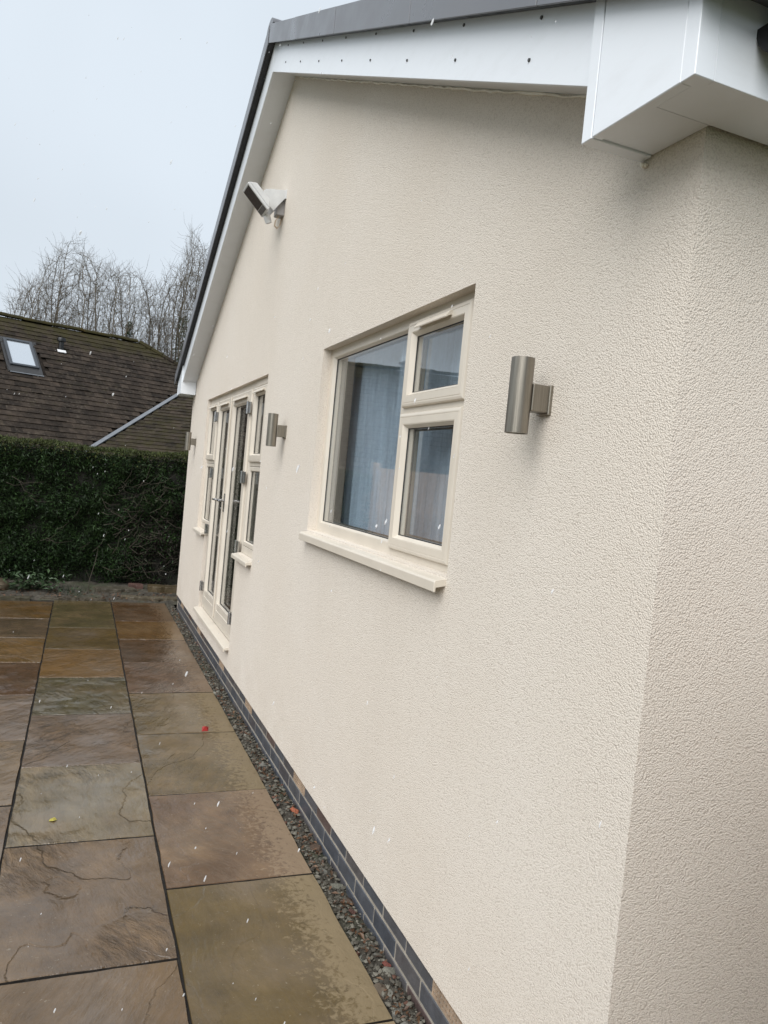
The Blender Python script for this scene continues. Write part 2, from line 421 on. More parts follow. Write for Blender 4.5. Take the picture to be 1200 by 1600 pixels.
# ------------------------------------------------------------------ mesh helpers
class MB:
    """collects shapes in world space, then links them as one mesh object"""
    def __init__(s):
        s.v, s.f, s.sh = [], [], []
    def add(s, verts, faces):
        o = len(s.v)
        s.v += [tuple(x) for x in verts]
        s.f += [tuple(i + o for i in fc) for fc in faces]
        return s
    def box(s, x0, x1, y0, y1, z0, z1):
        x0, x1 = sorted((x0, x1)); y0, y1 = sorted((y0, y1)); z0, z1 = sorted((z0, z1))
        return s.add([(x0, y0, z0), (x1, y0, z0), (x1, y1, z0), (x0, y1, z0), (x0, y0, z1), (x1, y0, z1), (x1, y1, z1), (x0, y1, z1)],
                     [(0, 3, 2, 1), (4, 5, 6, 7), (0, 1, 5, 4), (1, 2, 6, 5), (2, 3, 7, 6), (3, 0, 4, 7)])
    def prism(s, poly, axis, a, b):
        """poly: 2D points in the other two axes (cyclic order), extruded from a to b along axis"""
        n = len(poly)
        def P(q, w):
            return {'x': (w, q[0], q[1]), 'y': (q[0], w, q[1]), 'z': (q[0], q[1], w)}[axis]
        vs = [P(q, a) for q in poly] + [P(q, b) for q in poly]
        fs = [tuple(range(n)), tuple(range(2 * n - 1, n - 1, -1))]
        fs += [(i, i + n, (i + 1) % n + n, (i + 1) % n) for i in range(n)]
        return s.add(vs, fs)
    def ring(s, y0, y1, z0, z1, profile, closed=True):
        """mitred frame lying in the yz plane; profile = (inset, x) pairs from the outer back to the inner back"""
        vs, fs = [], []
        for ins, x in profile:
            vs += [(x, y0 + ins, z0 + ins), (x, y1 - ins, z0 + ins), (x, y1 - ins, z1 - ins), (x, y0 + ins, z1 - ins)]
        n = len(profile)
        for k in range(n - 1 + (1 if closed else 0)):
            a, b = 4 * k, 4 * ((k + 1) % n)
            for i in range(4):
                j = (i + 1) % 4
                fs.append((a + i, a + j, b + j, b + i))
        return s.add(vs, fs)
    def tube(s, pts, rad, n=8, cap=True):
        pts = [Vector(q) for q in pts]
        if not hasattr(rad, '__len__'):
            rad = [rad] * len(pts)
        vs, fs = [], []
        for i, q in enumerate(pts):
            d = (pts[min(i + 1, len(pts) - 1)] - pts[max(i - 1, 0)]).normalized()
            a = d.orthogonal().normalized() if i == 0 else (a - d * a.dot(d)).normalized()
            b = d.cross(a)
            for k in range(n):
                t_ = 2 * math.pi * k / n
                vs.append(q + (a * math.cos(t_) + b * math.sin(t_)) * rad[i])
        for i in range(len(pts) - 1):
            for k in range(n):
                fs.append((i * n + k, i * n + (k + 1) % n, (i + 1) * n + (k + 1) % n, (i + 1) * n + k))
        if cap:
            fs.append(tuple(range(n - 1, -1, -1)))
            fs.append(tuple((len(pts) - 1) * n + k for k in range(n)))
        return s.add(vs, fs)
    def lathe(s, c, prof, n=32):
        """vertical axis through c; prof = (radius, z) pairs"""
        vs, fs = [], []
        for rr, zz in prof:
            for k in range(n):
                t_ = 2 * math.pi * k / n
                vs.append((c[0] + rr * math.cos(t_), c[1] + rr * math.sin(t_), c[2] + zz))
        for i in range(len(prof) - 1):
            for k in range(n):
                fs.append((i * n + k, i * n + (k + 1) % n, (i + 1) * n + (k + 1) % n, (i + 1) * n + k))
        return s.add(vs, fs)
    def blob(s, c, rad, seed, squash=(1, 1, 1), amp=0.25):
        rr = random.Random(seed)
        g = (1 + 5 ** .5) / 2
        vs = [(-1, g, 0), (1, g, 0), (-1, -g, 0), (1, -g, 0), (0, -1, g), (0, 1, g), (0, -1, -g), (0, 1, -g), (g, 0, -1), (g, 0, 1), (-g, 0, -1), (-g, 0, 1)]
        fs = [(0, 11, 5), (0, 5, 1), (0, 1, 7), (0, 7, 10), (0, 10, 11), (1, 5, 9), (5, 11, 4), (11, 10, 2), (10, 7, 6), (7, 1, 8),
              (3, 9, 4), (3, 4, 2), (3, 2, 6), (3, 6, 8), (3, 8, 9), (4, 9, 5), (2, 4, 11), (6, 2, 10), (8, 6, 7), (9, 8, 1)]
        a = rr.uniform(0, 6.28)
        ca, sa = math.cos(a), math.sin(a)
        o = []
        for v in vs:
            q = Vector(v).normalized() * rad * (1 + rr.uniform(-amp, amp))
            q = Vector((q.x * squash[0], q.y * squash[1], q.z * squash[2]))
            o.append((c[0] + q.x * ca - q.y * sa, c[1] + q.x * sa + q.y * ca, c[2] + q.z))
        return s.add(o, fs)
    def mesh(s, name, org=(0, 0, 0), bevel=0.0, smooth=False, segs=1):
        me = bpy.data.meshes.new(name)
        me.from_pydata([(v[0] - org[0], v[1] - org[1], v[2] - org[2]) for v in s.v], [], s.f)
        import bmesh
        bm = bmesh.new(); bm.from_mesh(me)
        bmesh.ops.recalc_face_normals(bm, faces=bm.faces)
        if bevel:
            ed = [e for e in bm.edges if len(e.link_faces) == 2 and e.calc_face_angle(0) > 0.6]
            bmesh.ops.bevel(bm, geom=ed, offset=bevel, segments=segs, affect='EDGES', profile=0.5, clamp_overlap=True)
        bm.to_mesh(me); bm.free()
        if smooth:
            me.polygons.foreach_set('use_smooth', [True] * len(me.polygons))
            try:
                me.set_sharp_from_angle(angle=math.radians(38))
            except Exception:
                pass
        me.update()
        return me
    def build(s, name, mat, parent=None, bevel=0.0, smooth=False, segs=1, org=None):
        base = Vector(parent['_o']) if parent is not None else Vector(org or (0, 0, 0))
        me = s.mesh(name, base, bevel, smooth, segs)
        me.materials.append(MAT[mat])
        return place(name, me, parent, base)

def place(name, me, parent, base, offset=(0, 0, 0)):
    o = bpy.data.objects.new(name, me)
    COL.objects.link(o)
    if parent is not None:
        o.parent = parent
        o.location = offset
    else:
        o.location = base
    o['_o'] = tuple(base)
    return o

def thing(name, loc, label, cat, group=None, kind=None):
    o = bpy.data.objects.new(name, None)
    o.empty_display_size = 0.2
    COL.objects.link(o)
    o.location = loc
    o['_o'] = tuple(loc)
    return tag(o, label, cat, group, kind)

def tag(o, label=None, cat=None, group=None, kind=None):
    if label: o['label'] = label
    if cat: o['category'] = cat
    if group: o['group'] = group
    if kind: o['kind'] = kind
    return o

def raw_mesh(name, V, Fq, mat, parent=None, shade=None, org=(0, 0, 0), smooth=False):
    """V (n,3) array, Fq (m,k) array of indices with constant k"""
    base = np.array(parent['_o'] if parent is not None else org, float)
    me = bpy.data.meshes.new(name)
    V = np.asarray(V, np.float32) - base.astype(np.float32)
    Fq = np.asarray(Fq, np.int32)
    me.vertices.add(len(V)); me.vertices.foreach_set('co', V.ravel())
    k = Fq.shape[1]
    me.loops.add(Fq.size); me.loops.foreach_set('vertex_index', Fq.ravel())
    me.polygons.add(len(Fq))
    me.polygons.foreach_set('loop_start', np.arange(0, Fq.size, k, dtype=np.int32))
    try:
        me.polygons.foreach_set('loop_total', np.full(len(Fq), k, np.int32))
    except Exception:
        pass
    me.update(calc_edges=True)
    if not smooth:
        me.polygons.foreach_set('use_smooth', np.zeros(len(Fq), bool))
    if shade is not None:
        a = me.attributes.new('shade', 'FLOAT', 'POINT')
        a.data.foreach_set('value', np.asarray(shade, np.float32))
    me.materials.append(MAT[mat])
    return place(name, me, parent, Vector(base))

# ================================================================== GROUND
gm = MB()
gm.add([(-400, -400, -0.08), (400, -400, -0.08), (400, 400, -0.08), (-400, 400, -0.08)], [(0, 1, 2, 3)])
tag(gm.build('ground', 'lawn'), kind='structure')

# ------------------------------------------------------------------ patio and its slabs
pm = MB()
pm.box(-5.4, -0.085, -1.6, 9.98, -0.07, -0.013)
patio = tag(pm.build('patio', 'joint_fill'), kind='structure')
C = {'olive': (0.0742, 0.0466, 0.0111), 'tan': (0.1080, 0.0635, 0.0218), 'purple': (0.0827, 0.0450, 0.0208), 'brown': (0.0607, 0.0295, 0.0097),
     'ochre': (0.0886, 0.0444, 0.0097), 'mauve': (0.0996, 0.0614, 0.0304), 'grey': (0.1112, 0.0813, 0.0396), 'green': (0.0590, 0.0444, 0.0172),
     'gold': (0.1138, 0.0606, 0.0137), 'dmauve': (0.0607, 0.0376, 0.0188), 'beige': (0.1138, 0.0754, 0.0315)}
columns = [
    (-0.735, -0.09, [-0.65, 0.30, 1.27, 2.235, 3.20, 4.14, 5.10, 6.03, 6.95, 7.85, 8.75, 9.92],
     ['tan', 'purple', 'beige', 'olive', 'purple', 'olive', 'olive', 'purple', 'brown', 'ochre', 'brown'],
     [.3, .3, .25, .25, .35, .4, .2, .8, .2, .25, .2]),
    (-1.392, -0.745, [-1.1, -0.15, 0.80, 1.76, 2.725, 3.684, 4.62, 5.545, 6.478, 7.434, 8.38, 9.92],
     ['olive', 'grey', 'tan', 'mauve', 'mauve', 'grey', 'mauve', 'green', 'gold', 'olive', 'green'],
     [.3, .3, .5, .8, 1.0, .85, 1.15, .6, .35, .25, .2]),
    (-2.048, -1.402, [-0.65, 0.30, 1.27, 2.235, 3.19, 4.13, 5.07, 6.015, 6.955, 7.873, 8.788, 9.80],
     ['tan', 'purple', 'grey', 'olive', 'mauve', 'tan', 'mauve', 'brown', 'gold', 'dmauve', 'ochre'],
     [.3, .3, .4, .3, .7, .5, .9, .5, .5, .3, .3])]
keys = list(C)
xr = -2.058
for k in range(5):
    o0 = -1.1 if k % 2 == 0 else -0.65
    ys = [o0 + 0.94 * i for i in range(12)]
    columns.append((xr - 0.646, xr, ys, [random.choice(keys) for _ in ys[1:]], [random.uniform(.2, .9) for _ in ys[1:]]))
    xr -= 0.656
for x0, x1, ys, cs, rv in columns:
    for i in range(len(ys) - 1):
        w, l = x1 - x0, ys[i + 1] - ys[i] - 0.015
        rr = random.Random(int(1e4 * (ys[i] + 20) + 77 * x0))
        # slightly uneven, dressed edges
        pts = []
        N = 9
        for e in range(4):
            for q in range(N):
                tt = q / N
                j = rr.uniform(-.0026, .0026) if q else rr.uniform(-.002, .001)
                pts.append([(-w / 2 + tt * w, -l / 2 + j), (w / 2 + j, -l / 2 + tt * l), (w / 2 - tt * w, l / 2 + j), (-w / 2 + j, l / 2 - tt * l)][e])
        vs, fs = [], []
        n = len(pts)
        for (sx, zz) in ((1.0, -0.032), (1.0, -0.0035), (0.993, 0.0)):
            for (a, b) in pts:
                vs.append((a * (1 if sx == 1 else (1 - 0.004 / w)), b * (1 if sx == 1 else (1 - 0.004 / l)), zz))
        for lay in range(2):
            for q in range(n):
                fs.append((lay * n + q, lay * n + (q + 1) % n, (lay + 1) * n + (q + 1) % n, (lay + 1) * n + q))
        fs.append(tuple(range(2 * n, 3 * n)))
        me = bpy.data.meshes.new('paving_slab')
        me.from_pydata(vs, [], fs)
        me.materials.append(MAT['slab'])
        me.materials.append(MAT['joint_fill'])        # slab sides take the dark joint colour so joints read darker
        for fp in me.polygons:
            fp.material_index = 1 if fp.index < n else 0
        o = bpy.data.objects.new('paving_slab', me)
        COL.objects.link(o)
        o.parent = patio
        o.location = ((x0 + x1) / 2, (ys[i] + ys[i + 1]) / 2, rr.uniform(-.002, .002))
        o.rotation_euler = (rr.uniform(-.0022, .0022), rr.uniform(-.0022, .0022), rr.uniform(-.0025, .0025))
        k_ = rr.uniform(.92, 1.08)
        j = [k_ * rr.uniform(.985, 1.015) for _ in range(3)]
        c = C[cs[i]]
        o.color = (c[0] * j[0], c[1] * j[1], c[2] * j[2], rv[i])

# ================================================================== THE HOUSE
Y0, Y1, YM = 1.325, 9.555, 5.44
S = 0.469
house = thing('bungalow', (0, Y0, 0), 'single storey gabled house with cream textured render and cream windows', 'house')
def zs(y): return 4.600 - S * abs(y - YM)             # underside of the gable soffit
def zv(y): return 4.785 - S * abs(y - YM)             # underside of the verge trim
# gable wall with its two openings, 0.14 m thick
WZ0 = 0.182
DO = (5.458, 8.317)
WI = (2.339, 4.103, 1.495, 2.510)
DL, DR = 7.76, 6.02                                    # door opening below the side light sills
cuts = sorted({Y0, Y1, YM, WI[0], WI[1], DO[0], DR, DL, DO[1]})
segs = {(WI[0], WI[1]): [(WI[2], WI[3])], (DO[0], DR): [(1.135, 2.505)], (DR, DL): [(0.36, 2.505)], (DL, DO[1]): [(1.135, 2.505)]}
wm = MB()
def hole(ya, yb):
    for (a, b), hs in segs.items():
        if ya >= a - 1e-6 and yb <= b + 1e-6:
            return hs
    return []
TH = 0.14
for ya, yb in zip(cuts[:-1], cuts[1:]):
    lo = [(ya, WZ0), (yb, WZ0)]
    top = [(yb, zs(yb) + 0.12), (ya, zs(ya) + 0.12)]
    for (h0, h1) in hole(ya, yb):
        for x in (0.0, TH):
            wm.add([(x, *lo[0]), (x, *lo[1]), (x, yb, h0), (x, ya, h0)], [(0, 1, 2, 3)])
        lo = [(ya, h1), (yb, h1)]
    for x in (0.0, TH):
        wm.add([(x, *lo[0]), (x, *lo[1]), (x, *top[0]), (x, *top[1])], [(0, 1, 2, 3)])
def reveal(pts):
    for a, b in zip(pts[:-1], pts[1:]):
        wm.add([(0, *a), (0, *b), (TH, *b), (TH, *a)], [(0, 1, 2, 3)])
reveal([(WI[0], WI[2]), (WI[1], WI[2]), (WI[1], WI[3]), (WI[0], WI[3]), (WI[0], WI[2])])
reveal([(DR, 0.36), (DL, 0.36), (DL, 1.135), (DO[1], 1.135), (DO[1], 2.505), (DO[0], 2.505), (DO[0], 1.135), (DR, 1.135), (DR, 0.36)])
wm.add([(0, Y0, WZ0), (0, Y1, WZ0), (0.05, Y1, WZ0), (0.05, Y0, WZ0)], [(0, 1, 2, 3)])
# side and back walls
wm.add([(0, Y0, WZ0), (9, Y0, WZ0), (9, Y0, 2.72), (0, Y0, 2.72)], [(0, 1, 2, 3)])
wm.add([(0, Y1, WZ0), (9, Y1, WZ0), (9, Y1, 2.72), (0, Y1, 2.72)], [(0, 1, 2, 3)])
wm.add([(9, Y0, WZ0), (9, Y1, WZ0), (9, Y1, 2.7), (9, YM, 4.6), (9, Y0, 2.7)], [(0, 1, 2, 3, 4)])
import bmesh
def wall_build():
    me = bpy.data.meshes.new('wall')
    b = Vector(house['_o'])
    me.from_pydata([tuple(Vector(v) - b) for v in wm.v], [], wm.f)
    bm = bmesh.new(); bm.from_mesh(me)
    bmesh.ops.remove_doubles(bm, verts=bm.verts, dist=1e-5)
    bm.to_mesh(me); bm.free()
    me.materials.append(MAT['render'])
    return place('wall', me, house, b)
wall_build()
# rooms behind the glass
rm = MB()
X0, X1, ya, yb, za, zb = TH + 0.002, 4.6, 1.5, 9.4, 0.40, 2.62
rm.add([(X0, ya, zb), (X1, ya, zb), (X1, yb, zb), (X0, yb, zb)], [(0, 1, 2, 3)])
rm.add([(X1, ya, za), (X1, yb, za), (X1, yb, zb), (X1, ya, zb)], [(0, 1, 2, 3)])
for yy in (ya, 4.75, yb):
    rm.add([(X0, yy, za), (X1, yy, za), (X1, yy, zb), (X0, yy, zb)], [(0, 1, 2, 3)])
rm.build('room_wall', 'room_paint', house)
fm = MB(); fm.add([(X0, ya, za), (X1, ya, za), (X1, yb, za), (X0, yb, za)], [(0, 1, 2, 3)])
fm.build('room_floor', 'room_floor', house)

# plinth: mortar backing with separate bricks
pl = MB()
pl.box(0.0165, 0.12, Y0 + 0.014, Y1 - 0.014, -0.1, WZ0 - 0.004)
pl.box(0.0165, 9, Y0 + 0.0165, Y0 + 0.12, -0.1, WZ0 - 0.004)
plinth = pl.build('brick_plinth', 'mortar', house)
def brick_mesh(name, l, hgt, d=0.06, slots=False):
    b = MB()
    b.box(0, d, -l / 2, l / 2, -hgt / 2, hgt / 2)
    return b.mesh(name, (0, 0, 0), 0.003)
bm_full = brick_mesh('brick', 0.215, 0.068)
bm_top = brick_mesh('brick', 0.215, 0.064)
bm_half = brick_mesh('brick', 0.1025, 0.068)
for q in (bm_full, bm_top, bm_half):
    q.materials.append(MAT['brick_face'])
def airbrick():
    b = MB()
    l, hgt = 0.215, 0.064
    b.box(0.004, 0.06, -l / 2, l / 2, -hgt / 2, hgt / 2)
    for k in range(4):                                 # bars between the vent slots
        zz = -hgt / 2 + k * (hgt - 0.007) / 3
        b.box(-0.002, 0.004, -l / 2, l / 2, zz, zz + 0.007)
    for k in range(10):
        yy = -l / 2 + k * (l - 0.007) / 9
        b.box(-0.0015, 0.0038, yy, yy + 0.007, -hgt / 2 + 0.001, hgt / 2 - 0.001)
    return b.mesh('air_brick')
ab = airbrick()
ab.materials.append(MAT['brick_face'])
buff_y = [2.062, 3.856, 5.203, 6.381, 7.742, 9.08]
blues = [(0.060, 0.066, 0.078), (0.050, 0.056, 0.068), (0.070, 0.072, 0.080), (0.058, 0.056, 0.062), (0.080, 0.076, 0.078)]
def brick(me, x, y, z, col, name='brick', rot=0.0):
    o = bpy.data.objects.new(name, me)
    COL.objects.link(o)
    o.parent = plinth
    b = Vector(house['_o'])
    o.location = Vector((x, y, z)) - b
    o.rotation_euler = (0, 0, rot)
    o.color = (*col, 1)
    return o
for row, (zc, me, off) in enumerate(((0.146, bm_top, 2.062), (0.0675, bm_full, 2.375), (-0.012, bm_full, 2.475))):
    k0 = math.ceil((Y0 + 0.012 + 0.1075 - off) / 0.225)
    k = k0
    while off + 0.225 * k + 0.11 < Y1 + 0.05:
        y = off + 0.225 * k
        k += 1
        c = random.choice(blues)
        if random.random() < 0.06:
            c = (0.085, 0.060, 0.055)
        name, mm = 'brick', me
        if row == 0 and min(abs(y - q) for q in buff_y) < 0.113:
            name, mm, c = 'air_brick', ab, (0.33, 0.245, 0.175)
        brick(mm, 0.0135 + random.uniform(-.0012, .0012), y + random.uniform(-.0015, .0015), zc + random.uniform(-.001, .001), c, name)
    # make up the near end
    first = off + 0.225 * k0 - 0.1175
    if first - Y0 - 0.012 > 0.03:
        b = MB(); hh = 0.064 if row == 0 else 0.068
        b.box(0.0135, 0.075, Y0 + 0.013, first, zc - hh / 2, zc + hh / 2)
        o = b.build('brick', 'brick_face', plinth, 0.003)
        o.color = (*random.choice(blues), 1)
for k in range(14):                                      # short return along the side wall
    brick(bm_full, 0.2 + 0.225 * k, Y0 + 0.0135, 0.0675, random.choice(blues), rot=math.pi / 2)
    brick(bm_top, 0.31 + 0.225 * k, Y0 + 0.0135, 0.146, random.choice(blues), rot=math.pi / 2)

# ------------------------------------------------------------------ gable trim
XB = -0.165                                              # bargeboard face
YN, YF = 1.175, 2 * YM - 1.175                           # eaves fascia lines
for sgn, nm in ((-1, 0), (1, 1)):
    ye = YN if sgn < 0 else YF
    yo = 1.50 if sgn < 0 else 2 * YM - 1.50
    b = MB()
    b.prism([(YM, zs(YM)), (yo, zs(yo)), (yo, zv(yo) + 0.055), (YM, zv(YM) + 0.055)], 'x', XB, XB + 0.018)
    barge = b.build('bargeboard', 'white', house, 0.0015)
    b = MB()                                             # sloping soffit board behind it
    b.prism([(YM, zs(YM) + 0.016), (yo, zs(yo) + 0.016), (yo, zs(yo) + 0.026), (YM, zs(YM) + 0.026)], 'x', XB + 0.0185, 0.004)
    b.build('soffit', 'white', house)
    # boxed end of the eaves
    def Q(y): return y if sgn < 0 else 2 * YM - y
    b = MB()
    b.prism([(Q(1.212), 2.630), (Q(1.488), 2.630), (Q(1.488), zv(1.488) + 0.05), (Q(1.212), zv(1.212) + 0.05)], 'x', -0.178, -0.150)
    bx = b.build('box_end', 'white', house, 0.002)
    b = MB()
    b.prism([(Q(1.4905), 2.629), (Q(1.528), 2.629), (Q(1.528), zv(1.528) + 0.05), (Q(1.4905), zv(1.4905) + 0.05)], 'x', -0.1785, -0.004)
    b.build('box_side_strip', 'white', house, 0.0015)
    b = MB()                                             # L shaped corner trim
    b.prism([(-0.1795, Q(YN - 0.002)), (-0.131, Q(YN - 0.002)), (-0.131, Q(YN + 0.0158)), (-0.150, Q(YN + 0.0158)), (-0.150, Q(1.2105)), (-0.1795, Q(1.2105))], 'z', 2.6285, 2.835)
    b.build('corner_trim', 'white', house, 0.0015)
    b = MB()                                             # fascia along the eaves
    b.box(-0.1295, 9, Q(YN), Q(YN + 0.016), 2.630, 2.835)
    b.build('fascia', 'white', house, 0.001)
    b = MB()                                             # underside boards of the box
    b.box(-0.1495, -0.003, Q(1.3150), Q(1.4885), 2.6345, 2.643)
    b.build('soffit', 'white', house)
    b = MB()
    b.box(-0.1495, 9.0, Q(YN + 0.0162), Q(1.3088), 2.6315, 2.641)
    b.build('soffit', 'white', house)
    # gutter
    b = MB()
    gy, gz = Q(1.110), 2.756
    prof = []
    for k in range(13):
        a = math.pi * (1 + k / 12)
        prof.append((gy + 0.066 * math.cos(a), gz + 0.066 * math.sin(a)))
    inner = [(gy + (y - gy) * 0.94, gz + (zz - gz) * 0.94) for y, zz in reversed(prof)]
    b.prism(prof + inner, 'x', -0.030, 9)
    b.prism([(gy + (y - gy) * 1.02, gz + (zz - gz) * 1.02) for y, zz in prof], 'x', -0.036, -0.026)
    b.build('gutter', 'black_plastic', house, 0, True)
    # roof slope and verge trim
    b = MB()
    yE = Q(1.105)
    b.prism([(YM, zv(YM) + 0.020), (yE, zv(yE) + 0.020), (yE, zv(yE) + 0.10), (YM, zv(YM) + 0.10)], 'x', -0.19, 9)
    b.build('roof_slope', 'roof_slate', house)
    marks = [YM - 0.012, 4.62, 3.698, 2.657, 1.738, 1.10]
    for a, c in zip(marks[:-1], marks[1:]):
        a, c = Q(a), Q(c + 0.004)
        j = random.uniform(-.0015, .0015)
        b = MB()
        b.prism([(a, zv(a)), (c, zv(c)), (c, zv(c) + 0.132), (a, zv(a) + 0.132)], 'x', -0.215 + j, -0.208 + j)
        b.prism([(a, zv(a) + 0.124), (c, zv(c) + 0.124), (c, zv(c) + 0.1315), (a, zv(a) + 0.1315)], 'x', -0.2078 + j, -0.10)
        b.build('verge_trim', 'verge', house, 0.001)
    b = MB()                                             # dark undercloak between trim and board
    b.prism([(YM, zv(YM) + 0.010), (Q(1.19), zv(1.19) + 0.010), (Q(1.19), zv(1.19) + 0.0195), (YM, zv(YM) + 0.0195)], 'x', -0.204, -0.02)
    b.build('undercloak', 'black_plastic', house)
# ridge tile end
b = MB()
rp = [(YM + 0.10 * math.cos(math.pi * k / 12), zv(YM) + 0.095 + 0.062 * math.sin(math.pi * k / 12)) for k in range(13)]
b.prism(rp, 'x', -0.212, 9)
b.build('ridge_tile', 'verge', house, 0, True)
# fixing nails along the near bargeboard
nm_ = MB()
nm_.tube([(0.0, 0, 0), (-0.004, 0, 0)], [0.0055, 0.0045], 8)
nail_me = nm_.mesh('nail')
nail_me.materials.append(MAT['nail_head'])
for (y, z) in [(4.986, 4.561), (4.556, 4.364), (4.099, 4.149), (3.646, 3.938), (3.181, 3.721), (2.728, 3.504), (2.278, 3.293), (1.79, 3.061),
               (5.019, 4.469), (4.592, 4.271), (4.143, 4.061), (3.683, 3.846), (3.228, 3.632), (2.77, 3.414), (2.32, 3.202), (1.833, 2.971)]:
    place('nail', nail_me, house, Vector(house['_o']), Vector((XB - 0.0002, y, z)) - Vector(house['_o']))
# ragged bead of sealant where soffit meets render
b = MB()
pts = [(-0.001 - random.uniform(0, .003), y, zs(y) + 0.010 + random.uniform(-.004, .003)) for y in np.arange(1.55, 5.3, 0.045)]
b.tube(pts, [random.uniform(.002, .0065) for _ in pts], 6)
for (y) in (1.505, 1.515, 1.523, 1.512):
    b.blob((-0.006, y, 2.622 + random.uniform(-.008, .006)), random.uniform(.004, .009), int(y * 1e4), amp=.4)
b.build('sealant_bead', 'sealant', house, 0, True)

# ------------------------------------------------------------------ windows and doors
def sash_profile(xf, xg, face=0.062, back=0.085):
    return [(0, back), (0, xf + 0.010), (0.004, xf + 0.002), (0.012, xf), (0.017, xf), (0.0185, xf + 0.0016), (0.020, xf), (face - 0.016, xf), (face - 0.0145, xf + 0.0016),
            (face - 0.013, xf + 0.0006), (face, xg - 0.006), (face, back)]
def pane(parent, y0, y1, z0, z1, xg, name='pane'):
    b = MB(); b.box(xg, xg + 0.022, y0 - 0.008, y1 + 0.008, z0 - 0.008, z1 + 0.008)
    b.build(name, 'glass', parent)
    g = MB()
    g.ring(y0 - 0.001, y1 + 0.001, z0 - 0.001, z1 + 0.001, [(0, xg + 0.001), (0, xg - 0.005), (0.004, xg - 0.004), (0.005, xg - 0.001)], False)
    g.build('gasket', 'dark_gasket', parent)
    g = MB()
    g.ring(y0 + 0.001, y1 - 0.001, z0 + 0.001, z1 - 0.001, [(0, xg + 0.024), (0, xg + 0.027), (0.009, xg + 0.027), (0.009, xg + 0.024)])
    g.build('spacer_bar', 'spacer_grey', parent)
def trickle(parent, y0, y1, z, xf):
    b = MB()
    b.prism([(xf + 0.001, z - 0.006), (xf - 0.006, z - 0.004), (xf - 0.026, z - 0.016), (xf - 0.028, z - 0.010), (xf - 0.012, z + 0.010), (xf + 0.001, z + 0.012)], 'y', y0, y1)
    b.build('trickle_vent', 'upvc', parent, 0.001)

win = MB()
XF, XG = 0.052, 0.074
win.ring(WI[0] - 0.004, WI[1] + 0.004, 1.497, 2.514, [(0, 0.12), (0, XF), (0.046, XF), (0.0475, XF + 0.0015), (0.049, XF + 0.0005), (0.058, XG - 0.004), (0.058, 0.12)])
win.box(XF + 0.0015, 0.118, 2.955, 3.030, 1.545, 2.466)
win.box(XF + 0.002, 0.117, WI[0] + 0.05, 2.956, 2.082, 2.142)
window = win.build('window', 'upvc', house)
pane(window, 3.030, WI[1] + 0.004 - 0.058, 1.555, 2.456, XG)
for (y0, y1, z0, z1) in ((2.425, 2.992, 2.124, 2.484), (2.425, 2.996, 1.524, 2.099)):
    b = MB()
    b.ring(y0, y1, z0, z1, sash_profile(0.036, 0.062))
    sash = b.build('sash', 'upvc', window)
    g0 = 0.062
    pane(window, y0 + g0, y1 - g0, z0 + g0, z1 - g0, 0.062)
trickle(window, 2.575, 2.865, 2.452, 0.036)
b = MB()                                                   # projecting sill with drip lip
b.prism([(0.054, 1.497), (-0.041, 1.481), (-0.045, 1.474), (-0.045, 1.440), (-0.038, 1.438), (-0.036, 1.455), (0.0, 1.462), (0.054, 1.464)], 'y', WI[0] + 0.002, WI[1] - 0.001)
b.build('sill', 'upvc', window, 0.0015)

# French door set with two side lights
XD = 0.034
door = MB()
ZT = 2.508
door.box(XD, 0.12, DO[0] - 0.004, DO[1] + 0.004, 2.452, ZT)                         # head
door.box(XD - 0.004, 0.12, DO[0] + 0.05, 6.00, 2.455, 2.503)
for (ya, yb, z0) in ((DO[0] - 0.004, DO[0] + 0.062, 1.137), (6.018, 6.078, 0.37), (7.672, 7.732, 0.37), (DO[1] - 0.058, DO[1] + 0.004, 1.137)):
    door.box(XD + 0.001, 0.119, ya, yb, z0, 2.4515)
for (ya, yb) in ((DO[0] + 0.0625, 6.0175), (7.7325, DO[1] - 0.0585)):
    door.box(XD + 0.002, 0.118, ya, yb, 1.137, 1.195)
    door.box(XD + 0.002, 0.118, ya, yb, 1.830, 1.888)
door.box(XD + 0.002, 0.118, 6.0785, 7.6715, 0.37, 0.412)
door_set = door.build('french_door_set', 'upvc', house, 0.002)
def leaf(y0, y1):
    b = MB()
    b.ring(y0, y1, 0.416, 2.450, sash_profile(0.016, 0.046, 0.105))
    b.box(0.0175, 0.044, y0 + 0.10, y1 - 0.10, 0.52, 0.57)
    lf = b.build('door_leaf', 'upvc', door_set)
    g0 = 0.105
    pane(door_set, y0 + g0, y1 - g0, 0.571, 2.450 - g0, 0.050)
    trickle(door_set, y0 + 0.15, y1 - 0.13, 2.400, 0.016)
leaf(6.082, 6.940)
leaf(6.946, 7.668)
b = MB(); b.box(0.004, 0.0155, 6.915, 6.960, 0.43, 2.44)
b.build('meeting_strip', 'upvc', door_set, 0.003)
for (ya, yb) in ((5.530, 6.010), (7.740, 8.250)):
    for (z0, z1, op) in ((1.892, 2.448, True), (1.200, 1.826, False)):
        b = MB()
        if op:
            b.ring(ya, yb, z0 - 0.03, z1, sash_profile(0.016, 0.046, 0.066))
            b.build('sash', 'upvc', door_set)
            pane(door_set, ya + 0.066, yb - 0.066, z0 + 0.036, z1 - 0.066, 0.050)
            trickle(door_set, ya + 0.08, yb - 0.08, 2.410, 0.016)
        else:
            b.ring(ya, yb, z0, z1, [(0, 0.085), (0, XD + 0.003), (0.004, XD), (0.03, XD), (0.036, XD + 0.012), (0.036, 0.085)])
            b.build('glazing_bead', 'upvc', door_set)
            pane(door_set, ya + 0.036, yb - 0.036, z0 + 0.036, z1 - 0.036, 0.056)
